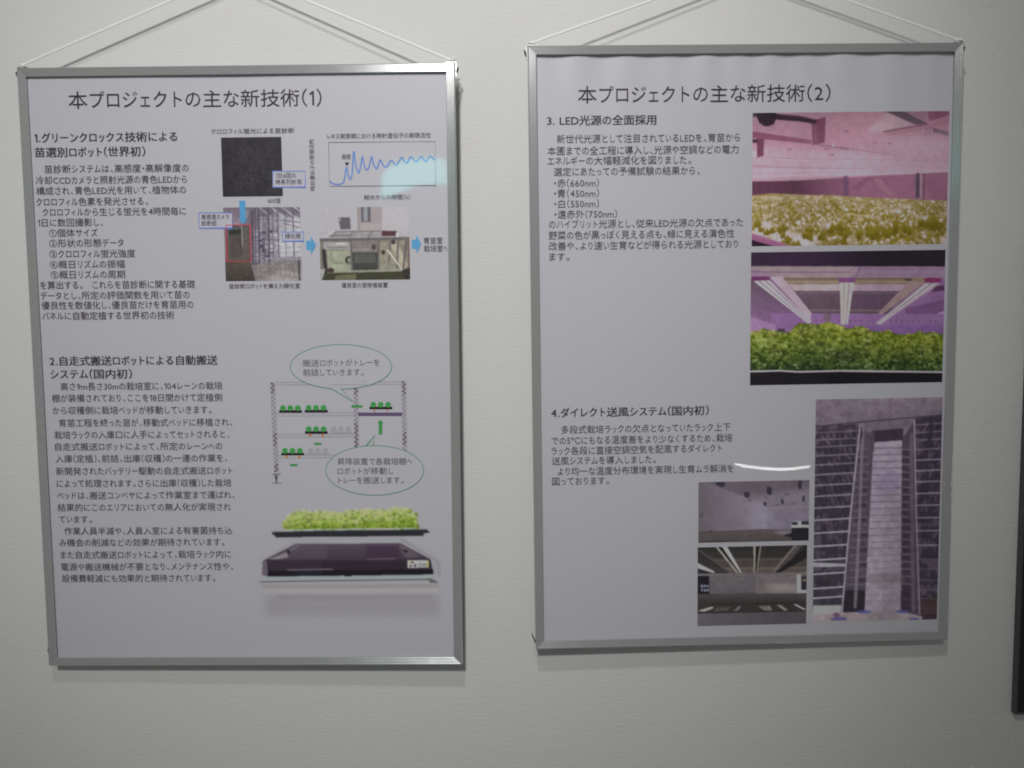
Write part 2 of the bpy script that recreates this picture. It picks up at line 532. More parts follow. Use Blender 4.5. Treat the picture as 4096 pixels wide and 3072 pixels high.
def paint_transplanter():
    c = Canvas([(1040, 690), (1750, 685), (1758, 1263), (1048, 1265)], 150, 124, 3, (167, 164, 170))
    c.poly([(1540, 680), (1760, 680), (1760, 900), (1540, 900)], (174, 168, 172), .8)
    c.poly([(1340, 680), (1540, 680), (1530, 880), (1350, 880)], (150, 141, 143))
    c.rect(1372, 680, 1448, 806, (92, 88, 96)); c.rect(1392, 680, 1424, 800, (140, 140, 146))
    c.line([(1350, 690), (1352, 880)], 7, (128, 116, 116)); c.rect(1370, 815, 1520, 870, (160, 152, 152))
    c.poly([(1190, 772), (1285, 768), (1292, 862), (1212, 866)], (92, 82, 92)); c.rect(1192, 772, 1212, 800, (140, 135, 140))
    c.line([(1088, 740), (1095, 860)], 4, (140, 138, 142), .6)
    c.poly([(1120, 912), (1180, 876), (1520, 872), (1660, 900), (1660, 925), (1120, 925)], (146, 140, 142))
    for x in (1175, 1310, 1460):
        c.line([(x, 880), (x - 30, 925)], 10, (112, 106, 108))
    c.line([(1120, 915), (1290, 910)], 8, (100, 94, 96)); c.line([(1180, 882), (1520, 878)], 6, (104, 98, 100))
    c.rect(1536, 876, 1652, 916, (78, 46, 50)); c.rect(1645, 890, 1665, 925, (190, 186, 188))
    c.poly([(1048, 940), (1752, 930), (1758, 1268), (1048, 1268)], (112, 108, 98))
    c.poly([(1100, 1030), (1290, 1030), (1290, 1190), (1110, 1190)], (152, 156, 134), .9)
    c.poly([(1510, 960), (1745, 950), (1745, 1180), (1510, 1180)], (140, 134, 118), .9)
    c.poly([(1585, 955), (1650, 950), (1735, 1150), (1700, 1190)], (176, 170, 150), .7)
    c.rect(1296, 1045, 1502, 1185, (60, 62, 58)); c.poly([(1310, 1060), (1480, 1050), (1490, 1130), (1320, 1130)], (88, 88, 86), .8)
    c.ellipse(1275, 1105, 30, 32, (48, 46, 46)); c.ellipse(1278, 1105, 16, 18, (130, 132, 118))
    c.rect(1075, 962, 1285, 1022, (152, 148, 148)); c.rect(1170, 968, 1260, 985, (190, 188, 190), .8); c.rect(1100, 1000, 1270, 1012, (110, 106, 108), .8)
    c.rect(1296, 950, 1485, 1046, (120, 113, 114)); c.ellipse(1470, 1003, 17, 22, (70, 60, 62)); c.line([(1310, 1025), (1440, 1022)], 12, (150, 146, 148), .7)
    c.ellipse(1625, 965, 18, 20, (56, 54, 58)); c.ellipse(1545, 1045, 15, 18, (52, 44, 46))
    c.line([(1048, 945), (1755, 936)], 22, (98, 90, 92))
    for p in ([(1290, 940), (1300, 1210)], [(1512, 940), (1505, 1200)], [(1660, 950), (1655, 1170)], [(1722, 945), (1700, 1200)], [(1600, 960), (1590, 1120)]):
        c.line(p, 15, (100, 94, 95))
    c.line([(1130, 1040), (1150, 1130), (1290, 1130)], 8, (120, 122, 112)); c.line([(1110, 1196), (1690, 1186)], 13, (146, 146, 132))
    c.line([(1580, 1030), (1700, 1190)], 14, (184, 180, 164)); c.line([(1078, 1030), (1096, 1250)], 28, (50, 47, 48))
    c.line([(1700, 1190), (1735, 950)], 14, (104, 92, 94)); c.line([(1745, 940), (1752, 1260)], 20, (110, 88, 88))
    c.poly([(1048, 1210), (1300, 1205), (1758, 1195), (1758, 1270), (1048, 1270)], (58, 58, 40))
    c.poly([(1170, 1225), (1330, 1215), (1330, 1262), (1160, 1262)], (126, 124, 100), .6); c.ellipse(1130, 1185, 28, 20, (64, 48, 44))
    c.poly([(1048, 1180), (1090, 1170), (1060, 1268), (1048, 1268)], (186, 184, 186), .7)
    c.poly([(1690, 1190), (1758, 1160), (1758, 1268), (1720, 1268)], (46, 42, 34))
    keep = c.img.copy(); c.speckle(.14); c.speckle(.08, 26)
    c.img = np.where((c.Y < 880)[..., None], keep * .75 + c.img * .25, c.img)
    return c.result()


def paint_pink_shelf():
    c = Canvas([(137, 80), (2075, 60), (2062, 1365), (150, 1392)], 300, 200, 4, (165, 120, 140))
    c.put(c.noise(400, 2, (1.6, .8)), (178, 142, 156), .6)
    c.poly([(860, 60), (1480, 60), (1400, 270), (860, 330)], (172, 128, 145), .6, 8)
    c.poly([(1250, 262), (1330, 190), (1460, 75), (1720, 192), (1420, 262)], (188, 160, 170), .8, 5)
    c.poly([(1420, 62), (1610, 62), (1855, 182), (1740, 196)], (94, 78, 92))
    c.poly([(1610, 62), (1850, 62), (1850, 170)], (150, 115, 132)); c.poly([(1850, 62), (2080, 62), (2080, 100), (1870, 165)], (132, 84, 106))
    c.poly([(1425, 262), (1850, 186), (2080, 105), (2080, 200), (1830, 235), (1460, 312)], (162, 116, 134))
    c.line([(1425, 264), (1850, 190)], 12, (112, 72, 94)); c.line([(1930, 250), (2080, 290)], 44, (118, 92, 112))
    for x in (1850, 1885, 1915):
        c.line([(x, 220), (x - 12, 300)], 14, (125, 98, 118), .7)
    c.poly([(1480, 330), (2080, 300), (2080, 520), (1500, 480)], (184, 154, 168), .7, 14)
    c.poly([(143, 400), (2080, 520), (2080, 665), (1100, 700), (143, 750)], (180, 152, 166), .85, 12)
    for y0, y1, col_, w in ((520, 545, (150, 112, 132), 7), (600, 660, (150, 116, 136), 16), (640, 640, (190, 166, 180), 22), (700, 655, (196, 170, 186), 26)):
        c.line([(143, y0), (2080, y1)], w, col_, .55)
    c.poly([(143, 262), (720, 346), (715, 384), (143, 326)], (130, 78, 100))
    c.poly([(715, 160), (855, 118), (848, 370), (728, 396)], (112, 64, 86))
    c.poly([(715, 160), (770, 144), (772, 380), (728, 396)], (122, 74, 96))
    c.poly([(185, 330), (258, 335), (252, 500), (190, 516)], (108, 60, 84)); c.rect(130, 338, 195, 372, (60, 38, 52)); c.rect(130, 448, 188, 516, (186, 168, 182))
    c.line([(775, 388), (1080, 440)], 15, (140, 100, 120)); c.ellipse(932, 398, 12, 10, (215, 200, 205))
    for k in range(15):
        x = 1000 + k * 52; y = 415 + k * 7.6
        c.line([(x, y), (x + 30, y + 5)], 17 - k * .8, (128, 96, 124), .85 - k * .035)
    c.line([(250, 520), (680, 548)], 8, (205, 186, 196), .6); c.line([(250, 512), (560, 526)], 5, (132, 96, 118), .6)
    for x, y in ((505, 433), (870, 432), (920, 488), (1340, 372), (1490, 378), (1060, 258)):
        c.ellipse(x, y, 30, 8, (128, 84, 108), .7)
    c.poly([(365, 90), (600, 112), (770, 150), (758, 190), (600, 166), (365, 146)], (54, 34, 46)); c.line([(380, 100), (740, 150)], 7, (92, 66, 80), .6)
    c.poly([(140, 70), (370, 70), (372, 130), (350, 190), (300, 214), (255, 212), (205, 175), (180, 120), (140, 120)], (48, 33, 45))
    c.rect(138, 84, 178, 122, (92, 74, 84), .8)
    c.grad([(130, 750), (560, 742), (1010, 716), (2080, 655), (2080, 960), (130, 920)], (84, 50, 68), (146, 100, 124), 'x', 550, 1150)
    c.put(c.mask([(130, 750), (2080, 655), (2080, 960), (130, 920)]), (120, 80, 104), .35 * c.noise(220, 2))
    c.poly([(1100, 830), (1250, 710), (1330, 710), (1180, 830)], (118, 78, 102), .6); c.poly([(1330, 720), (1450, 860), (1520, 880), (1400, 715)], (160, 122, 134), .5)
    c.line([(1060, 718), (1065, 895)], 54, (106, 74, 102), .9); c.line([(1768, 680), (1768, 895)], 36, (80, 72, 86)); c.line([(1800, 680), (1805, 905)], 20, (160, 126, 144)); c.line([(1830, 680), (1828, 915)], 26, (122, 82, 102))
    edge = [(130, 888), (350, 866), (620, 878), (900, 884), (1200, 902), (1600, 918), (2080, 938), (2080, 1400), (130, 1400)]
    m = c.mask(edge)
    dep = np.clip((c.Y - 880) / 500, 0, 1)
    c.put(m, (150, 133, 98))
    c.put(m & (c.noise(26, 2, (1.6, .8)) > .55), (188, 172, 152), .7)
    c.put(m & (c.noise(30, 2, (1.6, .8)) > .56), (136, 118, 64), .6)
    rng = c.rng
    L_ = sorted([(900 + 480 * rng.random() ** .8, 140 + 1930 * rng.random()) for _ in range(900)])
    for y, x in L_:
        d = (y - 880) / 500
        r = (8 + 34 * d) * (.6 + .8 * rng.random())
        t = rng.random()
        if y < 905 + (x - 140) * .022:
            continue
        if t < (.34 if (x < 900 and d > .45) else .17):
            hi, lo = (206, 192, 200), (184, 166, 168)
        elif t < .60 - .30 * d:
            hi, lo = (168, 152, 122), (134, 116, 84)
        else:
            hi, lo = (132, 118, 40), (94, 78, 10)
        c.leaf(x, y, r, hi, lo, .85, .75)
    for _ in range(1500):
        x, y = 145 + 1920 * rng.random(), 905 + 480 * rng.random()
        d = (y - 880) / 500
        if y < 915 + (x - 140) * .022:
            continue
        k = rng.random()
        a_ = (x - 140) / 1900
        if k < .40 + .22 * d * a_:
            cc = ((134, 118, 52), (92, 76, 12))
        elif k < .84:
            cc = ((162, 145, 116), (132, 114, 84))
        else:
            cc = ((202, 188, 192), (178, 160, 160))
        c.leaf(x, y, (5 + 13 * d) * (.6 + .8 * rng.random()), *cc, .85, 1.0 + .5 * rng.random())
    for x, y, rx, ry in ((260, 1250, 150, 60), (520, 1310, 180, 70), (700, 1330, 120, 60), (300, 1170, 80, 30), (2040, 1330, 50, 40), (1560, 1040, 60, 22), (1840, 1110, 50, 30), (890, 1180, 50, 30)):
        c.ellipse(x, y, rx, ry, (200, 184, 198), .75, 5)
    for x, y, r in ((330, 1235, 60), (690, 1270, 55), (540, 1350, 60), (200, 1180, 40), (470, 1220, 40), (830, 1275, 60), (1000, 1250, 80), (1290, 1270, 80), (1580, 1220, 90), (1920, 1180, 90), (1030, 1350, 40)):
        [c.leaf(x + rng.normal() * r * .8, y + rng.normal() * r * .35, r * (.22 + .26 * rng.random()), (124, 110, 34), (88, 74, 8), .9, 1.2) for _ in range(10)]
    c.poly([(130, 1250), (250, 1285), (560, 1395), (130, 1395)], (146, 92, 126)); c.line([(140, 1262), (540, 1385)], 12, (176, 130, 158), .6)
    c.poly([(130, 1318), (400, 1395), (130, 1395)], (44, 26, 40))
    c.img *= (1 + .16 * (c.noise(500, 2) - .5) - .10 * np.clip(.25 - c.V, 0, 1) / .25)[..., None]
    c.put(c.V < .52, (196, 170, 184), .22 * np.clip(np.sin(c.U * 3.1) * np.sin(c.V * 6), 0, 1) * c.noise(260, 2))
    c.speckle(.06); c.speckle(.05, 40)
    return c.result()


def paint_purple_lettuce():
    c = Canvas([(130, 75), (2040, 47), (2015, 1342), (125, 1387)], 300, 204, 5, (118, 92, 122))
    c.grad([(100, 30), (2060, 30), (2060, 235), (100, 235)], (52, 34, 56), (34, 26, 36), 'x', 700, 1350)
    c.poly([(100, 212), (2060, 212), (2060, 320), (100, 320)], (136, 114, 134))
    c.poly([(100, 212), (1180, 212), (1100, 320), (430, 320)], (142, 128, 126), .8)
    c.line([(120, 264), (420, 270), (1100, 268)], 10, (92, 66, 96), .8); c.line([(1180, 232), (2060, 238)], 14, (116, 84, 120), .7); c.line([(1180, 290), (2060, 290)], 9, (118, 90, 124), .6)
    c.line([(1210, 215), (1150, 320)], 12, (84, 74, 80), .7)
    c.poly([(450, 322), (1830, 318), (1830, 390), (450, 390)], (124, 110, 88)); c.line([(450, 336), (1700, 332)], 13, (94, 80, 62)); c.line([(450, 366), (1700, 360)], 9, (152, 140, 112), .8)
    c.poly([(500, 388), (1700, 386), (1640, 452), (560, 452)], (166, 152, 152)); c.poly([(1150, 388), (1700, 386), (1640, 452), (1150, 452)], (160, 132, 158), .7)
    c.poly([(560, 450), (1640, 450), (1470, 672), (720, 672)], (80, 66, 74)); c.poly([(1120, 485), (1600, 485), (1470, 640), (1110, 640)], (84, 62, 82), .8)
    c.line([(720, 642), (1470, 640)], 22, (112, 94, 98), .8); c.line([(600, 470), (1600, 468)], 14, (112, 92, 104), .6)
    c.grad([(100, 350), (320, 360), (720, 760), (560, 800), (100, 780)], (84, 68, 80), (116, 84, 124))
    c.line([(130, 470), (560, 740)], 18, (108, 88, 104), .5)
    c.poly([(1990, 330), (2060, 330), (2060, 760), (1420, 760)], (128, 92, 136)); c.poly([(1640, 620), (2060, 520), (2060, 640), (1690, 770)], (96, 62, 104), .85); c.poly([(1930, 400), (2060, 390), (2060, 440), (1900, 460)], (76, 46, 76))
    c.line([(1720, 770), (2050, 640)], 20, (186, 160, 186), .8); c.line([(1740, 750), (2050, 625)], 8, (76, 44, 92), .8)
    c.poly([(330, 670), (2060, 670), (2060, 900), (330, 900)], (128, 94, 140), .9); c.poly([(840, 672), (915, 672), (915, 740), (840, 740)], (104, 82, 96)); c.poly([(1080, 790), (2060, 780), (2060, 880), (1080, 880)], (112, 78, 136), .8)
    c.poly([(100, 690), (380, 790), (380, 900), (100, 900)], (148, 116, 154), .8)
    for k in range(22):
        x = 760 + k * 56 + 8 * c.rng.random()
        c.rect(x, 735, x + 12, 758, (84, 54, 104), .7)
    c.rect(400, 820, 465, 860, (62, 46, 62))
    # three lamp bars receding to the back
    c.poly([(318, 318), (432, 308), (728, 668), (712, 735)], (168, 148, 158))
    c.poly([(160, 358), (312, 348), (724, 748), (700, 772)], (176, 166, 166))
    for a, b, cc in (((180, 360), (702, 768), (206, 200, 196)), ((215, 358), (706, 764), (120, 104, 126)), ((245, 356), (710, 760), (212, 206, 210)), ((275, 352), (716, 756), (118, 104, 134)), ((300, 350), (722, 750), (186, 176, 176))):
        c.line([a, b], 13, cc, .85)
    c.poly([(1000, 372), (1140, 368), (1082, 772), (1016, 772)], (172, 162, 160))
    for a, b, cc in (((1020, 375), (1024, 770), (196, 188, 176)), ((1044, 375), (1036, 770), (142, 126, 116)), ((1068, 375), (1046, 770), (222, 218, 220)), ((1094, 375), (1060, 770), (136, 124, 132)), ((1122, 372), (1074, 770), (196, 182, 192))):
        c.line([a, b], 13, cc, .9)
    c.poly([(1690, 345), (1832, 368), (1400, 690), (1384, 660)], (144, 120, 120))
    c.poly([(1838, 374), (1985, 376), (1408, 772), (1364, 766)], (172, 160, 164))
    for a, b, cc in (((1855, 380), (1370, 764), (208, 200, 200)), ((1895, 380), (1382, 766), (134, 114, 128)), ((1930, 378), (1392, 768), (206, 196, 202)), ((1965, 376), (1404, 770), (160, 130, 152))):
        c.line([a, b], 13, cc, .85)
    c.rect(140, 312, 318, 350, (96, 44, 88)); c.rect(990, 320, 1156, 368, (108, 60, 106)); c.rect(1830, 320, 1992, 364, (112, 38, 84)); c.rect(1630, 325, 1702, 350, (66, 52, 56))
    top = [(100, 858), (190, 850), (255, 815), (300, 832), (370, 838), (450, 856), (520, 850), (560, 800), (610, 762), (700, 772), (800, 778), (870, 756), (960, 768), (1010, 790), (1080, 816), (1150, 806), (1220, 790), (1290, 830), (1400, 846), (1500, 840), (1560, 872), (1640, 876), (1740, 862), (1780, 828), (1830, 858), (1930, 846), (1990, 866), (2060, 890), (2060, 1245), (100, 1245)]
    c.poly(top, (70, 86, 28))
    rng = c.rng
    tx = np.array([p[0] for p in top[:-2]]); ty = np.array([p[1] for p in top[:-2]])
    L_ = []
    for _ in range(620):
        x = 110 + 1930 * rng.random()
        y0 = float(np.interp(x, tx, ty))
        L_.append((y0 + 14 + (1230 - y0) * rng.random() ** .95, x, y0))
    for y, x, y0 in sorted(L_):
        t = (y - y0) / (1240 - y0)
        r = (24 + 34 * min(t * 1.6, 1)) * (.6 + .7 * rng.random())
        k = rng.random()
        hi = np.array((146, 150, 58)) * (1 - t) + np.array((56, 76, 38)) * t
        lo = np.array((88, 100, 12)) * (1 - t) + np.array((22, 34, 18)) * t
        if k > .86:
            hi = hi * .6 + np.array((196, 200, 160)) * .4
        if k < .22:
            hi, lo = hi * .62, lo * .6
        if x < 560 and t < .45:
            hi = hi * .75 + np.array((170, 200, 140)) * .25
        c.leaf(x, y, r, hi, lo, .9, .85)
    for _ in range(1700):
        x = 110 + 1930 * rng.random()
        y0 = float(np.interp(x, tx, ty))
        t = rng.random()
        y = y0 + 4 + (1228 - y0) * t
        k = rng.random()
        base = np.array((150, 154, 62)) * (1 - t) + np.array((66, 88, 42)) * t
        dark = np.array((70, 84, 8)) * (1 - t) + np.array((18, 28, 14)) * t
        if k > .90:
            hi, lo = base * .55 + np.array((206, 210, 170)) * .45, base
        elif k > .45:
            hi, lo = base * 1.08, base * .7
        else:
            hi, lo = dark * 1.25, dark
        c.leaf(x, y, (7 + 13 * rng.random()), hi, lo, .75, .6 + .6 * rng.random())
    for x, y, rx, ry in ((1060, 1090, 110, 70), (700, 1180, 90, 40), (1620, 1130, 90, 50)):
        c.ellipse(x, y, rx, ry, (26, 32, 20), .45, 10)
    c.poly([(100, 1240), (400, 1232), (1000, 1230), (2060, 1232), (2060, 1400), (100, 1400)], (27, 24, 29))
    c.line([(100, 1247), (420, 1236), (600, 1246), (1000, 1234), (2060, 1240)], 15, (194, 180, 198))
    c.poly([(900, 1258), (2060, 1252), (2060, 1400), (880, 1400)], (21, 19, 23))
    c.img *= (1 + .22 * (c.noise(420, 3) - .5))[..., None]
    c.put((c.V > .12) & (c.V < .62), (150, 120, 156), .25 * c.noise(300, 2))
    c.speckle(.07); c.speckle(.06, 45)
    return c.result()


def paint_white_room():
    c = Canvas([(240, 120), (1357, 102), (1337, 712), (232, 728)], 180, 98, 6, (108, 98, 102))
    c.grad([(220, 90), (920, 330), (920, 620), (220, 640)], (98, 90, 94), (134, 126, 134), 'x')
    c.poly([(220, 90), (1370, 90), (1370, 200), (920, 330), (600, 230)], (96, 86, 92), .9)
    c.poly([(700, 260), (1370, 180), (1370, 380), (920, 385)], (126, 118, 124), .75, 8)
    c.poly([(910, 385), (1350, 362), (1345, 600), (915, 600)], (122, 114, 124), .9)
    c.line([(916, 385), (1350, 362)], 7, (150, 142, 150), .7)
    c.ellipse(860, 480, 120, 130, (146, 138, 150), .45, 14)
    for pts in ([(410, 118), (508, 116), (505, 165), (470, 172), (420, 150)], [(696, 222), (748, 222), (752, 262), (735, 284), (698, 270)], [(924, 165), (972, 178), (974, 245), (950, 252), (922, 232)], [(1238, 108), (1278, 108), (1275, 180), (1255, 202), (1236, 170)], [(1062, 296), (1088, 296), (1092, 340), (1072, 346)], [(1280, 265), (1306, 262), (1300, 322), (1278, 318)], [(888, 322), (916, 322), (918, 362), (892, 358)]):
        c.poly(pts, (52, 48, 58))
    for x, y in ((758, 300), (918, 277), (1125, 247), (1025, 350), (1185, 337)):
        c.ellipse(x, y, 24, 7, (92, 78, 86))
    c.ellipse(268, 452, 22, 22, (78, 72, 74), .8, 2)
    c.grad([(220, 612), (560, 606), (900, 594), (1160, 606), (1345, 606), (1345, 735), (220, 735)], (92, 84, 82), (74, 66, 64))
    c.line([(220, 628), (420, 616), (880, 596), (1160, 604)], 7, (62, 54, 54), .8)
    c.poly([(980, 616), (1160, 606), (1160, 640), (1060, 650)], (142, 134, 136), .7, 3)
    c.rect(1165, 516, 1350, 582, (188, 190, 196)); c.rect(1168, 520, 1230, 553, (46, 52, 58)); c.rect(1264, 516, 1350, 552, (46, 50, 54)); c.rect(1160, 552, 1350, 578, (158, 160, 166), .6)
    c.poly([(1080, 655), (1165, 630), (1165, 580), (1345, 580), (1345, 730), (1180, 730), (1160, 680)], (36, 34, 39))
    c.ellipse(752, 654, 9, 7, (48, 44, 46)); c.rect(350, 600, 376, 616, (60, 56, 58), .8); c.line([(240, 718), (480, 712)], 12, (52, 46, 46), .7)
    c.img *= np.array((.96, .96, 1.0))
    c.speckle(.07); c.speckle(.05, 60)
    return c.result()


def paint_dark_shelf():
    c = Canvas([(232, 775), (1335, 757), (1312, 1543), (222, 1570)], 180, 130, 7, (56, 50, 48))
    c.grad([(200, 740), (1350, 740), (1350, 1045), (200, 1045)], (46, 42, 40), (92, 82, 74), 'y', 800, 1030)
    for y, k in ((865, (36, 32, 30)), (905, (104, 92, 80)), (965, (66, 56, 52)), (990, (116, 102, 88)), (1015, (84, 76, 68))):
        c.line([(400, y), (1330, y - 6)], 16, k, .6)
    c.poly([(225, 800), (560, 1035), (225, 1035)], (46, 42, 42), .7)
    c.line([(250, 808), (560, 1030)], 15, (92, 84, 76), .7)
    c.poly([(1335, 770), (1335, 885), (1055, 1032), (1005, 1032)], (36, 31, 32)); c.poly([(1240, 760), (1290, 760), (1180, 880), (1120, 900)], (104, 92, 92), .6)
    c.poly([(410, 772), (436, 770), (645, 1036), (622, 1036)], (150, 145, 128)); c.poly([(436, 770), (475, 770), (655, 1036), (645, 1036)], (24, 26, 22)); c.poly([(475, 770), (527, 768), (672, 1028), (656, 1036)], (180, 175, 166))
    c.poly([(792, 766), (816, 766), (806, 1036), (793, 1036)], (146, 140, 122)); c.poly([(816, 766), (856, 766), (815, 1036), (806, 1036)], (28, 26, 28)); c.poly([(856, 766), (872, 766), (826, 1030), (815, 1036)], (134, 126, 108))
    c.poly([(1200, 764), (1238, 760), (1002, 1020), (974, 1022)], (118, 108, 96))
    c.poly([(225, 930), (398, 1018), (398, 1036), (225, 982)], (186, 180, 174)); c.poly([(225, 982), (392, 1036), (225, 1036)], (40, 36, 46))
    c.grad([(200, 1040), (1340, 1030), (1340, 1250), (200, 1260)], (98, 92, 88), (74, 66, 66))
    c.line([(225, 1055), (820, 1050), (1330, 1036)], 13, (122, 114, 108), .7)
    c.poly([(350, 1075), (820, 1065), (820, 1230), (350, 1240)], (104, 98, 96), .7)
    c.poly([(810, 1062), (1270, 1050), (1270, 1240), (810, 1240)], (116, 106, 100), .8); c.ellipse(1090, 1182, 190, 52, (156, 148, 138), .7, 12)
    c.rect(840, 1090, 1215, 1140, (106, 98, 94), .6)
    c.rect(215, 1062, 346, 1262, (30, 28, 33))
    for x, y in ((272, 1165), (300, 1165), (330, 1165), (275, 1205), (305, 1208), (332, 1205)):
        c.rect(x - 10, y - 14, x + 9, y + 12, (156, 158, 164), .8)
    c.rect(1222, 1050, 1266, 1245, (168, 162, 152)); c.rect(1266, 1070, 1330, 1206, (48, 42, 46)); c.rect(1280, 1100, 1330, 1116, (170, 150, 110), .7); c.rect(1262, 1206, 1330, 1240, (178, 174, 170)); c.rect(1264, 1238, 1330, 1262, (44, 36, 38))
    c.grad([(200, 1245), (1340, 1235), (1340, 1445), (200, 1455)], (78, 70, 68), (56, 50, 46), 'y', 1240, 1340)
    c.line([(350, 1348), (1330, 1330)], 9, (40, 34, 34), .8)
    for pts, k in (([(228, 1412), (380, 1368), (384, 1386), (292, 1420)], (196, 178, 156)), ([(590, 1412), (640, 1364), (662, 1364), (626, 1412)], (128, 122, 118)), ([(830, 1366), (950, 1360), (976, 1410), (890, 1408)], (120, 114, 104)), ([(1014, 1350), (1060, 1356), (1132, 1406), (1095, 1412)], (150, 138, 126)), ([(1188, 1350), (1212, 1346), (1312, 1398), (1290, 1404)], (196, 190, 186)), ([(420, 1380), (560, 1370), (520, 1412), (380, 1418)], (84, 80, 70))):
        c.poly(pts, k, .9)
    c.line([(222, 1436), (1320, 1410)], 10, (46, 40, 40))
    c.grad([(200, 1440), (1340, 1418), (1340, 1580), (200, 1580)], (96, 90, 90), (80, 72, 72), 'x')
    c.img *= np.array((.94, .95, 1.02))
    c.speckle(.09); c.speckle(.07, 40)
    return c.result()


def paint_tall_racks():
    c = Canvas([(87, 48), (708, 35), (675, 1140), (55, 1145)], 184, 326, 8, (96, 89, 96))
    rng = c.rng
    c.grad([(40, 20), (720, 20), (720, 130), (300, 165), (40, 190)], (120, 113, 119), (104, 97, 105))
    c.poly([(300, 165), (570, 140), (560, 300), (300, 300)], (110, 103, 110), .8)
    c.poly([(60, 180), (300, 165), (200, 1110), (50, 1110)], (58, 53, 60))
    c.poly([(570, 140), (715, 125), (690, 1130), (585, 1130)], (56, 50, 60))
    c.put(c.noise(26, 2) > .56, (98, 90, 98), .55)
    c.line([(80, 180), (300, 158), (715, 122)], 6, (62, 54, 64))
    # left rack: dark bays between pale shelf edges
    ys = [205, 240, 275, 318, 362, 410, 462, 516, 574, 634, 698, 764, 832, 902, 974, 1022]
    for i, y in enumerate(ys):
        xr = 300 - (y - 175) * .105
        nxt = ys[i + 1] if i + 1 < len(ys) else 1090
        if i < 12:
            for k in range(7):
                x = 88 + k * (xr - 96) / 7 + rng.random() * 8
                h = nxt - y
                c.poly([(x, y + 5), (x + 12, y + 5), (x + 20 + h * .1, nxt - 6), (x + 6 + h * .1, nxt - 6)], (46, 42, 48), .85 - .05 * i)
        else:
            c.rect(60, y + 8, xr, y + 32, (58, 58, 64), .7)
        k = min(i / 12, 1)
        c.line([(60, y + 8 - i * .4), (xr, y - 6)], 4 + 3 * k, np.array((108, 102, 109)) * (1 - k) + np.array((172, 178, 188)) * k)
    c.poly([(55, 845), (262, 855), (262, 868), (55, 868)], (182, 186, 190), .8)
    c.poly([(62, 1060), (200, 1060), (190, 1120), (55, 1118)], (170, 184, 168), .9); c.rect(80, 930, 150, 962, (44, 44, 48), .7)
    # aisle sides
    c.poly([(300, 175), (372, 240), (318, 1095), (205, 1095)], (78, 72, 80)); c.poly([(508, 240), (570, 150), (588, 1110), (492, 1095)], (72, 64, 74))
    for i in range(22):
        y = 290 + i * 37
        c.line([(225 + (1100 - y) * .07, y + 4), (345 - (y - 250) * .03, y)], 5, (116, 110, 118), .75)
        c.line([(505 - (y - 250) * .008, y), (545, y + 3)], 5, (120, 112, 120), .75)
        if i % 2:
            c.rect(270 + rng.random() * 30, y + 6, 330, y + 24, (48, 44, 50), .6)
        c.rect(505, y + 7, 540, y + 28, (56, 46, 58), .7)
    c.poly([(205, 985), (318, 985), (318, 1095), (205, 1095)], (34, 34, 38), .85); c.poly([(492, 985), (545, 985), (545, 1095), (492, 1095)], (52, 44, 58), .7)
    c.line([(316, 178), (292, 700), (268, 1070)], 15, (122, 116, 124), .8)
    c.line([(552, 220), (558, 1090)], 17, (96, 88, 98), .85)
    # centre duct tower
    c.grad([(368, 250), (506, 246), (494, 1100), (314, 1100)], (150, 143, 152), (138, 131, 136))
    c.poly([(368, 250), (430, 248), (400, 1100), (314, 1100)], (156, 149, 157), .5)
    for i in range(24):
        y = 282 + i * 33
        c.line([(372 - (y - 250) * .065, y + 3), (502, y)], 5, (92, 85, 94), .85 - i * .028)
        c.line([(372 - (y - 250) * .065, y + 10), (502, y + 7)], 4, (148, 142, 150), .7 - i * .02)
    c.ellipse(440, 450, 60, 60, (112, 106, 132), .4, 8); c.ellipse(430, 930, 110, 26, (98, 92, 92), .6, 8)
    c.poly([(360, 200), (512, 188), (512, 246), (372, 256)], (56, 48, 58)); c.poly([(342, 210), (372, 200), (372, 300), (345, 300)], (76, 68, 78), .8)
    # posts
    c.line([(303, 172), (252, 600), (200, 1118)], 9, (146, 143, 150)); c.line([(567, 145), (574, 600), (588, 1110)], 8, (132, 126, 135))
    c.poly([(303, 172), (316, 215), (303, 260)], (50, 44, 52))
    # right rack
    ys = [172, 210, 246, 292, 344, 396, 450, 508, 566, 628, 692, 764, 834, 884, 938, 988, 1030]
    for i, y in enumerate(ys):
        nxt = ys[i + 1] if i + 1 < len(ys) else 1080
        for k in range(5):
            x = 590 + k * 23 + rng.random() * 8
            if i < 12 and rng.random() < .85:
                c.poly([(x + 12, y + 4), (x + 24, y + 4), (x + 10, nxt - 5), (x - 2, nxt - 5)], (44, 38, 48), .8 - .04 * i)
        c.line([(574, y), (712, y - 10 + i)], 6, np.array((112, 106, 114)) if i < 4 or i > 11 else np.array((146, 144, 153)), .9 if i < 12 else .6)
    c.poly([(642, 130), (662, 128), (656, 260), (632, 260)], (52, 46, 54), .9)
    c.poly([(590, 1035), (690, 1030), (690, 1125), (592, 1130)], (70, 56, 54), .9)
    # floor
    c.poly([(40, 1102), (315, 1096), (494, 1098), (590, 1120), (700, 1130), (700, 1160), (40, 1160)], (146, 140, 136))
    c.poly([(300, 1090), (490, 1090), (470, 1160), (360, 1160)], (134, 128, 128), .7)
    for x, y, rx in ((185, 1128, 40), (310, 1094, 36), (500, 1096, 30), (560, 1136, 22)):
        c.ellipse(x, y, rx, 9, (74, 78, 128), .8)
    c.rect(600, 1116, 680, 1146, (40, 34, 42), .8); c.ellipse(175, 1108, 18, 12, (96, 60, 88), .7)
    c.img *= np.array((.95, .91, .965))
    c.img *= (1 + .25 * (c.noise(240, 2) - .5))[..., None]
    c.speckle(.12); c.speckle(.10, 24)
    return c.result()


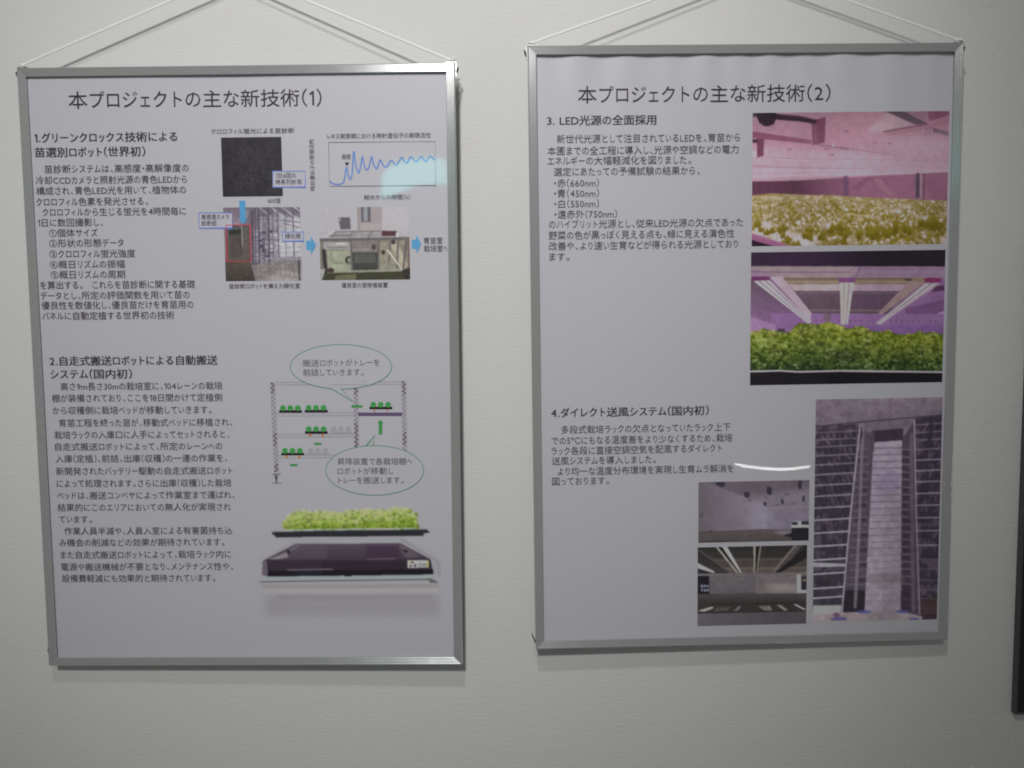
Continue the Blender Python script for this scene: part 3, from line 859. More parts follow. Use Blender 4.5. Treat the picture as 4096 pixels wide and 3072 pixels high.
def paint_tray_robot():
    bg = (150, 149, 155)
    c = Canvas([(255, 150), (1880, 150), (1880, 1140), (255, 1140)], 230, 140, 9, bg)
    c.rect(340, 925, 1840, 1105, (134, 131, 139), .75, 9); c.rect(440, 925, 1780, 955, (126, 122, 132), .7, 4); c.line([(600, 1010), (1000, 1014)], 8, (156, 154, 161), .4)
    c.rect(310, 842, 1845, 862, (124, 117, 118), .85, 3); c.rect(330, 870, 1840, 905, (158, 154, 155), .8, 4)
    c.poly([(350, 600), (640, 440), (1530, 432), (1850, 620), (1850, 760), (320, 770)], (138, 137, 145), .5, 6)
    c.line([(1520, 445), (1835, 640), (1850, 765)], 22, (126, 125, 133), .55); c.line([(600, 465), (1525, 462)], 12, (142, 156, 154), .8)
    c.rect(330, 766, 1800, 790, (138, 156, 152), .8, 2)
    c.line([(300, 812), (620, 806), (1300, 798), (1760, 795)], 9, (72, 74, 84)); c.poly([(1735, 786), (1780, 788), (1845, 822), (1770, 828)], (96, 92, 92))
    body = [(328, 632), (620, 486), (1520, 483), (1772, 622), (1797, 752), (368, 766), (318, 752)]
    c.poly(body, (52, 44, 54))
    c.grad([(336, 630), (620, 486), (1520, 483), (1765, 620)], (80, 70, 82), (60, 50, 62))
    c.poly([(370, 622), (620, 488), (900, 488), (880, 622)], (86, 78, 88), .5, 4)
    c.poly([(375, 616), (545, 555), (548, 600), (470, 616)], (140, 131, 138), .85); c.rect(541, 540, 567, 572, (36, 32, 40)); c.line([(570, 540), (640, 500)], 16, (120, 114, 122), .6)
    c.poly([(1500, 500), (1545, 500), (1700, 600), (1560, 610)], (98, 88, 96), .7, 2); c.poly([(1530, 540), (1590, 545), (1560, 570)], (40, 34, 40))
    c.poly([(1230, 500), (1500, 500), (1520, 610), (1220, 620)], (62, 40, 60), .7, 4)
    c.rect(360, 625, 1775, 720, (50, 42, 54), .8); c.rect(840, 640, 1560, 715, (44, 34, 44), .7)
    c.poly([(328, 632), (362, 628), (370, 766), (318, 752)], (98, 88, 100))
    c.poly([(372, 716), (1796, 708), (1797, 752), (368, 766)], (27, 24, 31)); c.rect(1030, 745, 1092, 766, (25, 23, 27))
    c.line([(540, 710), (930, 704)], 8, (142, 136, 138), .8); c.line([(1230, 618), (1470, 614)], 6, (128, 120, 126), .8); c.poly([(590, 720), (840, 716), (840, 745), (590, 750)], (40, 42, 54), .6)
    c.rect(1577, 632, 1758, 694, (196, 192, 186)); c.rect(1738, 634, 1757, 692, (186, 172, 92)); c.poly([(1600, 640), (1636, 640), (1628, 655), (1606, 655)], (50, 46, 44)); c.rect(1586, 640, 1600, 660, (200, 180, 90)); c.rect(1590, 668, 1612, 688, (60, 56, 66)); c.rect(1628, 664, 1652, 688, (66, 62, 70))
    rng = c.rng
    tx = [520, 545, 580, 640, 760, 880, 1000, 1100, 1200, 1320, 1420, 1500, 1590, 1640, 1665]
    ty = [330, 260, 225, 196, 200, 206, 215, 200, 188, 192, 190, 170, 185, 230, 300]
    c.poly(list(zip(tx, [t + 12 for t in ty])) + [(1668, 350), (1640, 358), (540, 362)], (128, 148, 56))
    L_ = []
    for _ in range(330):
        x = 530 + 1130 * rng.random()
        y0 = float(np.interp(x, tx, ty))
        L_.append((y0 + 14 + (345 - y0 - 8) * rng.random(), x, y0))
    for y, x, y0 in sorted(L_):
        t = (y - y0) / (352 - y0)
        k = rng.random()
        hi = np.array((172, 182, 132)) * (1 - t) + np.array((136, 152, 60)) * t
        lo = np.array((140, 154, 82)) * (1 - t) + np.array((70, 96, 22)) * t
        if k > .72:
            hi = np.array((190, 198, 160))
        if k < .12:
            hi, lo = hi * .75, lo * .75
        c.leaf(x, y, (12 + 20 * rng.random()), hi, lo, .85, .85)
    for x, y in ((820, 325), (880, 335), (940, 335), (1210, 315), (1240, 335), (1400, 335), (1500, 320), (1540, 285), (1580, 325), (1620, 290), (1640, 330), (1100, 330), (700, 335), (1480, 240), (1600, 220)):
        for _ in range(5):
            c.leaf(x + rng.normal() * 22, y + rng.normal() * 12, 9 + 12 * rng.random(), (112, 136, 34), (58, 86, 10), .8)
    for _ in range(700):
        x = 530 + 1130 * rng.random()
        y0 = float(np.interp(x, tx, ty))
        t = rng.random()
        y = y0 + 4 + (346 - y0) * t
        k = rng.random()
        base = np.array((170, 182, 120)) * (1 - t) + np.array((122, 142, 48)) * t
        f_ = 1.1 if k > .5 else (.74 if k < .16 * (1 + t) else .9)
        c.leaf(x, y, 4 + 8 * rng.random(), np.clip(base * f_ * 1.05, 0, 205), base * f_ * .8, .75, .6 + .6 * rng.random())
    c.line([(520, 366), (900, 362), (1660, 356)], 7, (182, 192, 186), .8)
    c.poly([(417, 382), (900, 372), (1742, 366), (1772, 392), (1716, 402), (1716, 421), (445, 429), (440, 408), (420, 408)], (38, 38, 44)); c.line([(430, 384), (1735, 370)], 5, (80, 90, 96), .6)
    return c.result()

# ------------------------------------------------------------------ lettering
EM = {'T': 25.9, 'H': 14.9, 'B': 12.5, 'C': 8.0, 'D': 10.2, 'E': 11.2}
KATA_SMALL = set('ァィゥェォッャュョ')
HIRA_SMALL = set('ぁぃぅぇぉっゃゅょ')
NARROW = {'（': .40, '）': .40, '、': .52, '。': .54, '・': .42, '　': .9, ' ': .34, '.': .30}


def load_glyphs(chars, bold):
    """outline of every needed character, from Blender's own built-in typeface"""
    objs = {}
    for ch in chars:
        cu = bpy.data.curves.new('glyph', 'FONT')
        cu.body = ch
        cu.size = 1.0
        cu.resolution_u = 2
        cu.fill_mode = 'FRONT'
        cu.offset = bold
        o = bpy.data.objects.new('glyph', cu)
        col.objects.link(o)
        objs[ch] = o
    dg = bpy.context.evaluated_depsgraph_get()
    dg.update()
    out = {}
    for ch, o in objs.items():
        ev = o.evaluated_get(dg)
        me = ev.to_mesh()
        V = np.array([v.co[:2] for v in me.vertices]).reshape(-1, 2)
        F = [tuple(p.vertices) for p in me.polygons]
        ev.to_mesh_clear()
        out[ch] = (V, F)
    for o in objs.values():
        cu = o.data
        bpy.data.objects.remove(o)
        bpy.data.curves.remove(cu)
    return out


def cell_width(ch):
    o = ord(ch)
    if ch in KATA_SMALL:
        return .68
    if ch in HIRA_SMALL:
        return .74
    if ch in 'トノリりいしくへ':
        return .76
    if 0x30A0 <= o <= 0x30FF:
        return .84
    if 0x3040 <= o <= 0x309F:
        return .90
    return 1.0


class Lettering:
    def __init__(self, texts):
        every = set(''.join(texts)) | {'国'}
        every -= {'　', ' '}
        self.g = load_glyphs(every, 0.0)
        V = self.g['国'][0]
        self.h = (V[:, 1].max() - V[:, 1].min()) / .885       # em in font units
        self.mid = (V[:, 1].max() + V[:, 1].min()) / 2
        self.left = V[:, 0].min() - .06 * self.h
        k, lo = self.h, V[:, 1].min() + .05 * self.h       # plain gothic figure one: stem and flag
        one = np.array([(.15, 0), (.24, 0), (.24, .76), (.17, .76), (.02, .63), (.02, .54), (.15, .62)]) * k + (0, lo)
        self.g['1'] = (one, [(0, 1, 2, 3, 6), (3, 4, 5, 6)])

    def line(self, text, em, width):
        """verts (mm, origin = left end, mid height) and faces"""
        g = self.g
        verts, faces, x, n = [], [], 0.0, 0
        for ch in text:
            wide = ord(ch) > 0x2460
            if ch in '　 ':
                x += NARROW[ch] * em
                continue
            V, F = g[ch]
            P = (V - (0, self.mid)) / self.h * em
            lo, hi = P[:, 0].min(), P[:, 0].max()
            if wide and ch not in NARROW:
                w = cell_width(ch)
                P = np.stack([(P[:, 0] - self.left / self.h * em) * w, P[:, 1]], 1)
                adv = w * em
            else:
                adv = NARROW.get(ch, (hi - lo) / em + .10) * em
                P = np.stack([P[:, 0] - lo + (.09 * em if ch in '、。' else max((adv - (hi - lo)) / 2, .03 * em)), P[:, 1]], 1)
            P[:, 0] += x
            verts.append(P)
            faces += [tuple(i + n for i in f_) for f_ in F]
            n += len(P)
            x += adv
        P = np.vstack(verts)
        lo, hi = P[:, 0].min(), P[:, 0].max()
        P[:, 0] = (P[:, 0] - lo) * (width / (hi - lo))
        return P, faces


# ------------------------------------------------------------------ framed posters
FW, FH = 620.0, 872.0      # frame, mm
RAIL = 12.4                # rail face width
DEPTH = 14.5
SHEET_Y = 4.3              # paper lies this far behind the rail face
COVER_Y = 2.45


def rail_profile():
    """(distance in from the outer edge, depth) of the ribbed aluminium section"""
    p = [(0, DEPTH), (0, 1.1), (.5, .35)]
    n, s0, s1 = 5, .7, RAIL - .3
    w = (s1 - s0) / n
    for i in range(n):
        a = s0 + i * w
        p += [(a + .10 * w, .42), (a + .29 * w, .17), (a + .40 * w, .03), (a + .62 * w, .02), (a + .74 * w, .16), (a + .92 * w, .44)]
    p += [(RAIL, .5), (RAIL, 2.4), (RAIL - 1.8, 2.4), (RAIL - 1.8, DEPTH)]
    return p


def build_rails(root, fw=FW, fh=FH, prof=None, mat=None):
    prof = prof or rail_profile()
    mat = mat or M_ALU
    n = len(prof)
    for side in ('bottom', 'top', 'left', 'right'):
        verts = []
        for e in (-1, 1):
            for s, d in prof:
                if side == 'bottom':
                    u, w = e * (fw / 2 - s), s
                elif side == 'top':
                    u, w = e * (fw / 2 - s), fh - s
                elif side == 'left':
                    u, w = -fw / 2 + s, (s if e < 0 else fh - s)
                else:
                    u, w = fw / 2 - s, (s if e < 0 else fh - s)
                verts.append((u / 1000, d / 1000, w / 1000))
        faces = [(i, (i + 1) % n, n + (i + 1) % n, n + i) for i in range(n)]
        faces += [tuple(range(n))[::-1], tuple(range(n, 2 * n))]
        if side in ('top', 'left'):
            faces = [f_[::-1] for f_ in faces]
        mesh_object('frame_rail', verts, faces, mat, root)


class Sheet:
    """the printed sheet of one poster; everything printed follows its waviness"""

    def __init__(self, root, wave):
        self.root, self.wave = root, wave
        uu = np.linspace(-FW / 2 + 11.0, FW / 2 - 11.0, 260)
        vv = np.concatenate([np.linspace(11.0, 640, 60), np.linspace(646, FH - 11.0, 64)])
        U, V = np.meshgrid(uu, vv)
        n = len(uu)
        faces = [(j * n + i, j * n + i + 1, (j + 1) * n + i + 1, (j + 1) * n + i) for j in range(len(vv) - 1) for i in range(n - 1)]
        self.ob = mesh_object('poster_sheet', self.place(U.ravel(), V.ravel(), 0), faces, M_PAPER, root, smooth=True)

    def place(self, u, v, layer):
        u, v = np.asarray(u, float), np.asarray(v, float)
        y = SHEET_Y + self.wave(u, v) - .12 * layer
        return np.stack([u / 1000, y / 1000, v / 1000], 1)

    def shape(self, name, P, faces, mat, layer):
        P = np.asarray(P, float)
        return mesh_object(name, self.place(P[:, 0], P[:, 1], layer), faces, mat, self.ob)

    def text(self, lt, style, text, u0, u1, v, em=None, rot=False):
        em = em or EM[style]
        P, F = lt.line(text, em, u1 - u0)
        layer = 6.0
        if style == 'H':                      # bold: struck twice, a hair apart
            n = len(P)
            P = np.vstack([P, P + (.032 * em, 0)])
            F = F + [tuple(i + n for i in f_) for f_ in F]
            layer = np.concatenate([np.full(n, 6.0), np.full(n, 6.6)])
        if rot:
            P = np.stack([-P[:, 1], P[:, 0]], 1)
        name = {'T': 'title', 'H': 'heading', 'B': 'text_line'}.get(style, 'caption')
        return self.shape(name, P + (u0, v), F, M_TITLE if style in 'TH' else M_TEXT, layer)

    def photo(self, img, rect, ref=REF, layer=1, name='printed_photo'):
        u0, v0, u1, v1 = rect
        h, w, _ = img.shape
        U, V = np.meshgrid(np.linspace(u0, u1, w), np.linspace(v1, v0, h))
        faces = [(j * w + i, (j + 1) * w + i, (j + 1) * w + i + 1, j * w + i + 1) for j in range(h - 1) for i in range(w - 1)]
        o = mesh_object(name, self.place(U.ravel(), V.ravel(), layer), faces, M_PHOTO, self.ob, smooth=True)
        at = o.data.color_attributes.new('print', 'FLOAT_COLOR', 'POINT')
        rgba = np.ones((h * w, 4))
        rgba[:, :3] = ink(img.reshape(-1, 3), ref)
        at.data.foreach_set('color', rgba.ravel().astype(np.float32))
        return o


class Drawing:
    """flat vector print; collects polygons in drawing units mapped to sheet mm"""

    def __init__(self, sheet, affine):
        self.sheet, self.A = sheet, affine
        self.P, self.F = [], []

    def add(self, pts):
        n = len(self.P)
        self.P += [tuple(p) for p in pts]
        self.F.append(tuple(range(n, n + len(pts))))
        return self

    def rect(self, x0, y0, x1, y1):
        return self.add([(x0, y0), (x1, y0), (x1, y1), (x0, y1)])

    def disc(self, cx, cy, rx, ry=None, n=20):
        ry = ry or rx
        return self.add([(cx + rx * math.cos(2 * math.pi * k / n), cy + ry * math.sin(2 * math.pi * k / n)) for k in range(n)])

    def stroke(self, pts, w, closed=False):
        pts = [np.array(p, float) for p in pts]
        if closed:
            pts = pts + [pts[0], pts[1]]
        L, R_ = [], []
        for i, p in enumerate(pts):
            a = pts[max(i - 1, 0)]
            b = pts[min(i + 1, len(pts) - 1)]
            if closed and i == 0:
                a = pts[-3]
            if closed and i == len(pts) - 1:
                a, b = pts[0], pts[2]
            t = (b - a) / (np.linalg.norm(b - a) + 1e-9)
            nrm = np.array([-t[1], t[0]])
            d0 = pts[i] - pts[i - 1] if i else pts[1] - pts[0]
            c = abs(np.dot(d0 / (np.linalg.norm(d0) + 1e-9), t))
            k = min(1 / max(c, .35), 2.2)
            L.append(p + nrm * w / 2 * k)
            R_.append(p - nrm * w / 2 * k)
        last = len(pts) - 2 if closed else len(pts) - 1
        for i in range(last):
            self.add([L[i], L[i + 1], R_[i + 1], R_[i]])
        return self

    def build(self, name, color, layer, mat=None):
        P = np.array(self.P)
        (a0, a1, a2), (b0, b1, b2) = self.A
        Q = np.stack([a0 + a1 * P[:, 0] + a2 * P[:, 1], b0 + b1 * P[:, 0] + b2 * P[:, 1]], 1)
        o = self.sheet.shape(name, Q, self.F, mat or ink_mat(color), layer)
        self.P, self.F = [], []
        return o


def framed_poster(matrix, wave, label, cord_ends, apex, clips, sheen):
    root = bpy.data.objects.new('framed_poster', None)
    col.objects.link(root)
    root.matrix_world = matrix
    tag(root, label, 'framed poster')
    build_rails(root)
    v_, f_ = box_data(-.3005, .0090, .0095, .3005, .0142, FH / 1000 - .0095)
    mesh_object('backing_board', v_, f_, M_BOARD, root)
    sheet = Sheet(root, wave)
    # clear cover, very slightly bowed
    uu = np.linspace(-FW / 2 + 11.2, FW / 2 - 11.2, 40)
    vv = np.linspace(11.2, FH - 11.2, 56)
    U, V = np.meshgrid(uu, vv)
    Y = COVER_Y + .12 * np.sin(U / 120 + .4) * np.sin(V / 150) - .05 * np.sin(V / 61 + U / 90)
    n = len(uu)
    fc = [(j * n + i, j * n + i + 1, (j + 1) * n + i + 1, (j + 1) * n + i) for j in range(len(vv) - 1) for i in range(n - 1)]
    mesh_object('cover_sheet', np.stack([U.ravel(), Y.ravel(), V.ravel()], 1) / 1000, fc, cover_material(sheen), root, smooth=True)
    # hanging cord: from one top corner over the hook to the other
    inv = matrix.inverted()
    top = inv @ Vector(apex)
    ends = [Vector((u / 1000, .0085, w / 1000)) for u, w in cord_ends]
    path, rad = [], []
    for a, b in ((ends[0], top), (top, ends[1])):
        for k in range(150):
            path.append(a.lerp(b, k / 149))
            rad.append(.0018)
    v_, f_ = tube_data(path, rad, 8, twist=1500.0, lobes=2, amp=.10, flat=.32)
    mesh_object('hanging_cord', v_, f_, M_CORD, root, smooth=True)
    for s, e in ((-1, ends[0]), (1, ends[1])):
        # knot
        kn, rd = [], []
        for k in range(36):
            t = k / 35
            kn.append(e + Vector((.0032 * math.cos(t * 12.5) - s * .004 * t, .0028 * math.sin(t * 12.5), .003 - .007 * t)))
            rd.append(.0012)
        v_, f_ = tube_data(kn, rd, 7)
        mesh_object('cord_knot', v_, f_, M_CORD, root, smooth=True)
        # hanger: bent steel strap hooked over the corner with a ring
        x0 = s * (FW / 2000)
        zt = FH / 1000
        verts, faces = [], []
        sec = [(x0 - s * .016, zt + .0006), (x0 - s * .012, zt + .0022), (x0 + s * .0012, zt + .0022), (x0 + s * .0024, zt - .0015), (x0 + s * .0022, zt - .0100), (x0 + s * .0012, zt - .0135), (x0 + s * .0026, zt - .0170)]
        off = [(0, -1), (0, -1), (-s * .7, -.7), (-s, 0), (-s, 0), (-s, 0), (-s, 0)]
        for (x, z), (ox, oz) in zip(sec, off):
            for y in (.0045, .0105):
                verts.append((x, y, z))
                verts.append((x + ox * .0007, y, z + oz * .0007))
        for i in range(len(sec) - 1):
            a, b = i * 4, i * 4 + 4
            faces += [(a, a + 2, b + 2, b), (a + 1, b + 1, b + 3, a + 3), (a, b, b + 1, a + 1), (a + 2, a + 3, b + 3, b + 2)]
        k = len(sec) * 4
        faces += [(0, 1, 3, 2), (k - 4, k - 2, k - 1, k - 3)]
        hg = mesh_object('hanger', verts, faces, M_STEEL, root)
        ring, rd = [], []
        for k in range(25):
            t = 2 * math.pi * k / 24
            ring.append(Vector((x0 + s * .0030 + s * .0030 * math.sin(t) * .5, .0075 + .0032 * math.cos(t), zt - .0085 + .0042 * math.sin(t))))
            rd.append(.0009)
        v_, f_ = tube_data(ring, rd, 6)
        mesh_object('ring', v_, f_, M_DARKMETAL, hg, smooth=True)
    for s in (-1, 1):
        # rubber bumpers at the back of the lower corners rest against the wall
        n = 14
        cx, cz = s * .290, .020
        p0 = matrix @ Vector((cx, .0140, cz))
        reach = .0140 + (WALL_Y + .0004 - p0.y) / (matrix.to_3x3() @ Vector((0, 1, 0))).y
        verts = [(cx + r * math.cos(2 * math.pi * k / n), y, cz + r * math.sin(2 * math.pi * k / n)) for y, r in ((.0135, .008), (reach, .0065)) for k in range(n)]
        faces = [tuple(range(n))[::-1], tuple(range(n, 2 * n))] + [(k, (k + 1) % n, n + (k + 1) % n, n + k) for k in range(n)]
        mesh_object('bumper', verts, faces, M_RUBBER, root)
    for s, z, rise in clips:
        # spring clip that holds the back, sticking out at the side
        pts = [Vector((s * .3095, .009, z - .007)), Vector((s * .3104, .0085, z - .004)), Vector((s * .3118, .0075, z)), Vector((s * (.3120 + rise), .007, z + .0035)), Vector((s * (.3114 + rise * 1.6), .007, z + .006))]
        verts, faces = [], []
        for p in pts:
            for dy in (-.0028, .0028):
                verts.append((p.x, p.y + dy, p.z))
                verts.append((p.x + s * .0012, p.y + dy, p.z))
        for i in range(len(pts) - 1):
            a, b = i * 4, i * 4 + 4
            faces += [(a, a + 2, b + 2, b), (a + 1, b + 1, b + 3, a + 3), (a, b, b + 1, a + 1), (a + 2, a + 3, b + 3, b + 2)]
        faces += [(0, 1, 3, 2), (16, 18, 19, 17)]
        mesh_object('spring_clip', verts, faces, M_DARKMETAL, root)
    return root, sheet


def wall_hook(apex, label):
    x, y, z = apex
    root = bpy.data.objects.new('wall_hook', None)
    col.objects.link(root)
    root.location = (x, WALL_Y, z)
    tag(root, label, 'hook', None)
    n = 18
    verts = [(.011 * math.cos(2 * math.pi * k / n), yy, .011 * math.sin(2 * math.pi * k / n)) for yy in (0.001, -.003) for k in range(n)]
    faces = [tuple(range(n)), tuple(range(n, 2 * n))[::-1]] + [(k, n + k, n + (k + 1) % n, (k + 1) % n) for k in range(n)]
    mesh_object('base_plate', verts, faces, M_STEEL, root)
    y -= WALL_Y
    path = [(0, -.002, -.0013), (0, y - .003, -.0037), (0, y - .008, -.001), (0, y - .009, .005)]
    v_, f_ = tube_data(path, [.0018] * 4, 8)
    mesh_object('peg', v_, f_, M_STEEL, root, smooth=True)


def axes_matrix(X, Y, Z, B):
    return Matrix(((X[0], Y[0], Z[0], B[0]), (X[1], Y[1], Z[1], B[1]), (X[2], Y[2], Z[2], B[2]), (0, 0, 0, 1)))


def wave_left(u, v):
    return .75 + .45 * np.sin(u / 62 + v / 210 + 1.0) * np.sin(v / 84 + .3) + .3 * np.sin(u / 31 - v / 120) * np.sin(v / 150)


def wave_right(u, v):
    k = np.clip(np.exp(-(FH - 12 - v) / 62.0), 0, 1)
    s = np.sin(u / 8.6 + 1.3 * np.sin(u / 61)) + .6 * np.sin(u / 15.3 + 2.1 + (FH - v) / 70) + .5 * np.sin(u / 31.0 - (FH - v) / 45)
    return .6 + k * (.85 + .95 * s) + .35 * np.sin(u / 70 - v / 190) * np.sin(v / 96)


lettering = Lettering([t[1] for t in TEXT_LEFT + TEXT_RIGHT] + ['時計遺伝子の発現活性', 'ITOHDENKI'])

APEX_L = (-0.3891, -0.0150, 2.0101)
APEX_R = (0.3393, -0.0150, 2.0114)
left_m = axes_matrix((0.999863, -0.015845, -0.004687), (0.0159, 0.999802, 0.012), (0.004496, -0.012073, 0.999917), (-0.395026, -0.019929, 1.003198))
right_m = axes_matrix((0.999863, 0.016234, 0.003244), (-0.016272, 0.999796, 0.012), (-0.003049, -0.012051, 0.999923), (0.334395, -0.020045, 1.024901))

poster_l, sheet_l = framed_poster(left_m, wave_left, 'silver framed poster titled (1), with graph, rack diagram and lettuce tray robot', [(-309.5, 877.4), (307.0, 877.2)], APEX_L, [(-1, .0190, .0)], .045)
poster_r, sheet_r = framed_poster(right_m, wave_right, 'silver framed poster titled (2), with pink and purple plant photos and tall racks', [(-306.5, 877.6), (310.5, 877.0)], APEX_R, [(-1, .0150, .0016)], .016)
wall_hook(APEX_L, 'small steel wall hook above the poster with the graph and rack diagram')
wall_hook(APEX_R, 'small steel wall hook above the poster with pink and purple plant photos')

# ---- left poster print
for st, t, u0, u1, v in TEXT_LEFT:
    sheet_l.text(lettering, st, t, u0, u1, v)
sheet_l.text(lettering, 'C', '時計遺伝子の発現活性', 104.5, 104.5 + 72.3, 697.8, em=7.4, rot=True)
sheet_l.photo(paint_seedling_scan(), (-25.1, 690.2, 61.3, 773.5))
sheet_l.photo(paint_greening_room(), (-25.2, 570.0, 85.3, 674.9))
sheet_l.photo(paint_transplanter(), (112.3, 570.4, 241.6, 674.0))

UP = ((-73.305, 0.18187, -0.00463), (798.895, -0.00169, -0.1788))      # upper diagram units -> mm
d = Drawing(sheet_l, UP)
BLUE, NAVY, LILAC = (78, 140, 205), (88, 112, 176), (166, 163, 172)
for x0, y0, x1, y1 in ((676, 404, 932, 530), (88, 732, 354, 854), (751, 884, 917, 957)):
    d.rect(x0, y0, x1, y1).build('caption_box', LILAC, 2)
    d.stroke([(x0, y0), (x1, y0), (x1, y1), (x0, y1)], 7, True).build('box_outline', NAVY, 3)
d.stroke([(305, 829), (495, 829), (499, 1118), (309, 1118)], 6, True).build('red_outline', (196, 52, 74), 4)
d.add([(410, 636), (459, 636), (461, 776), (477, 776), (440, 824), (402, 776), (416, 776)]).build('arrow', BLUE, 4)
d.add([(938, 953), (976, 953), (976, 914), (1017, 990), (976, 1066), (976, 1026), (940, 1026)]).build('arrow', BLUE, 4)
d.add([(1773, 944), (1810, 944), (1810, 905), (1850, 980), (1812, 1056), (1812, 1016), (1775, 1016)]).build('arrow', BLUE, 4)
d.stroke([(1115, 178), (1952, 173), (1958, 517), (1123, 522)], 4.5, True).build('chart_frame', (92, 82, 98), 3)
key = [(1125, 478), (1140, 497), (1180, 507), (1222, 500), (1240, 468), (1255, 372), (1270, 436), (1285, 466), (1300, 425), (1312, 246), (1328, 350), (1350, 418), (1366, 370), (1381, 290), (1398, 365), (1418, 393), (1436, 362), (1453, 290), (1470, 352), (1492, 384), (1508, 350), (1522, 316), (1542, 352), (1565, 374), (1586, 350), (1603, 320), (1625, 336), (1648, 357), (1668, 328), (1690, 296), (1710, 325), (1730, 341), (1745, 318), (1762, 291), (1785, 316), (1803, 331), (1825, 308), (1845, 291), (1865, 316), (1880, 329), (1900, 303), (1915, 289), (1935, 305), (1950, 318)]
K = np.array(key, float)
curve = []
for i in range(len(K) - 1):
    p0, p1, p2, p3 = K[max(i - 1, 0)], K[i], K[i + 1], K[min(i + 2, len(K) - 1)]
    for t in (0, .25, .5, .75):
        curve.append(.5 * (2 * p1 + (p2 - p0) * t + (2 * p0 - 5 * p1 + 4 * p2 - p3) * t * t + (3 * p1 - p0 - 3 * p2 + p3) * t ** 3))
curve.append(K[-1])
d.stroke(curve, 10).build('chart_curve', (84, 122, 190), 4)
d.add([(1242, 336), (1276, 334), (1260, 364)]).build('pointer_mark', (34, 26, 36), 5)

# ---- rack diagram
MID = ((-30.139, 0.16959, -0.00401), (500.455, -0.00106, -0.17021))
d = Drawing(sheet_l, MID)
GREEN, DK, GR = (62, 142, 76), (34, 27, 34), (122, 116, 128)
for ya, yb, x0, x1, x2, x3 in ((450, 474, 430, 1532, 0, 0), (716, 742, 437, 1116, 0, 0), (900, 925, 442, 1118, 0, 0), (1082, 1107, 452, 1000, 0, 0)):
    d.stroke([(x0, ya), (x1, ya - 4)], 3.4)
    d.stroke([(x0, yb), (x1, yb - 4)], 3.4)
    x = x0 + 25
    while x < x1 - 20:
        d.stroke([(x, ya + 5), (x + 8, ya + 13)], 3)
        x += 42
d.build('rack_shelf_lines', GR, 1)
for (xt, yt, xb, yb) in ((412, 452, 443, 1245), (1131, 500, 1136, 1012), (1543, 442, 1555, 1050)):
    for o_ in (-17, 17):
        d.stroke([(xt + o_, yt), (xb + o_, yb)], 3.2)
        d.build('rack_post_line', (108, 98, 112), 2)
for (xt, yt, xb, yb, darks) in ((412, 452, 443, 1245, ((452, 545), (890, 1010), (1150, 1245))), (1131, 500, 1136, 1012, ((500, 560), (800, 1010))), (1543, 442, 1555, 1050, ((442, 560), (880, 985)))):
    y, k = yt + 8, 0
    while y < yb - 8:
        x = xt + (xb - xt) * (y - yt) / (yb - yt)
        dark = any(a <= y <= b for a, b in darks)
        w = 10 if dark else 4.5
        sx = 5 if k % 2 else -5
        d.add([(x - w + sx, y - 4), (x + sx, y - 9), (x + w + sx, y - 4), (x + w + sx, y + 4), (x + sx, y + 8), (x - w + sx, y + 4)])
        y += 19
        k += 1
    d.build('rack_post_chain', (76, 60, 74), 3)
d.rect(1152, 711, 1531, 741).build('lift_platform', (90, 74, 104), 3)
for x0, y0, wheels in ((468, 690, None), (690, 688, None), (1248, 661, (190, 130, 122)), (690, 872, (178, 112, 62)), (485, 1060, (186, 124, 58))):
    d.rect(x0, y0, x0 + 197, y0 + 22).build('tray', (34, 25, 30), 3)
    for k in (33, 97, 161):
        n = 22
        d.add([(x0 + k + (24 + (2.5 if i % 2 else -1)) * math.cos(6.2832 * i / n), y0 - 18 + (24 + (2.5 if i % 2 else -1)) * math.sin(6.2832 * i / n)) for i in range(n)])
    d.build('plant_symbols', (60, 140, 72), 4)
    if wheels:
        d.disc(x0 + 44, y0 + 34, 12).disc(x0 + 154, y0 + 34, 12).build('wheel_symbols', wheels, 4)
for x0, y0 in ((905, 872), (705, 1058)):
    d.rect(x0, y0, x0 + 195, y0 + 20)
    for k in (33, 97, 161):
        d.disc(x0 + k, y0 - 18, 24)
    d.build('ghost_tray', (152, 150, 157), 2)


def arrow_left(x0, x1, y, t, h):
    d.add([(x0, y), (x0 + h, y - t), (x0 + h, y - t * .62), (x1, y - t * .62), (x1, y + t * .62), (x0 + h, y + t * .62), (x0 + h, y + t)])
    d.build('arrow', (58, 132, 72), 4)


arrow_left(1085, 1188, 658, 16, 22)
arrow_left(765, 832, 982, 15, 18)
arrow_left(556, 625, 1166, 15, 18)
d.add([(1343, 772), (1370, 803), (1358, 803), (1359, 900), (1330, 900), (1330, 803), (1318, 803)]).build('arrow', (58, 132, 72), 4)
d.stroke([(402, 1248), (480, 1248)], 7).rect(428, 1255, 452, 1290).rect(434, 1290, 446, 1322).stroke([(400, 1325), (486, 1325)], 5).build('rack_foot', (82, 80, 92), 3)


def bubble(cx, cy, rx, ry, a_from, a_to, tip):
    pts = []
    n = 72
    a0, a1 = math.radians(a_from), math.radians(a_to)
    for k in range(n + 1):
        a = a0 + (a1 - a0) * k / n
        pts.append((cx + rx * math.cos(a), cy + ry * math.sin(a)))
    pts.append(tip)
    d.add(pts).build('speech_bubble', (166, 164, 170), 4)
    d.stroke(pts, 6, True).build('bubble_outline', (72, 128, 96), 5)


bubble(1003, 318, 435, 190, 90, 90 - 360 + 11, (1105, 617))
bubble(1295, 1213, 425, 216, 268, 268 - 360 + 10 - 18, (1295, 908))

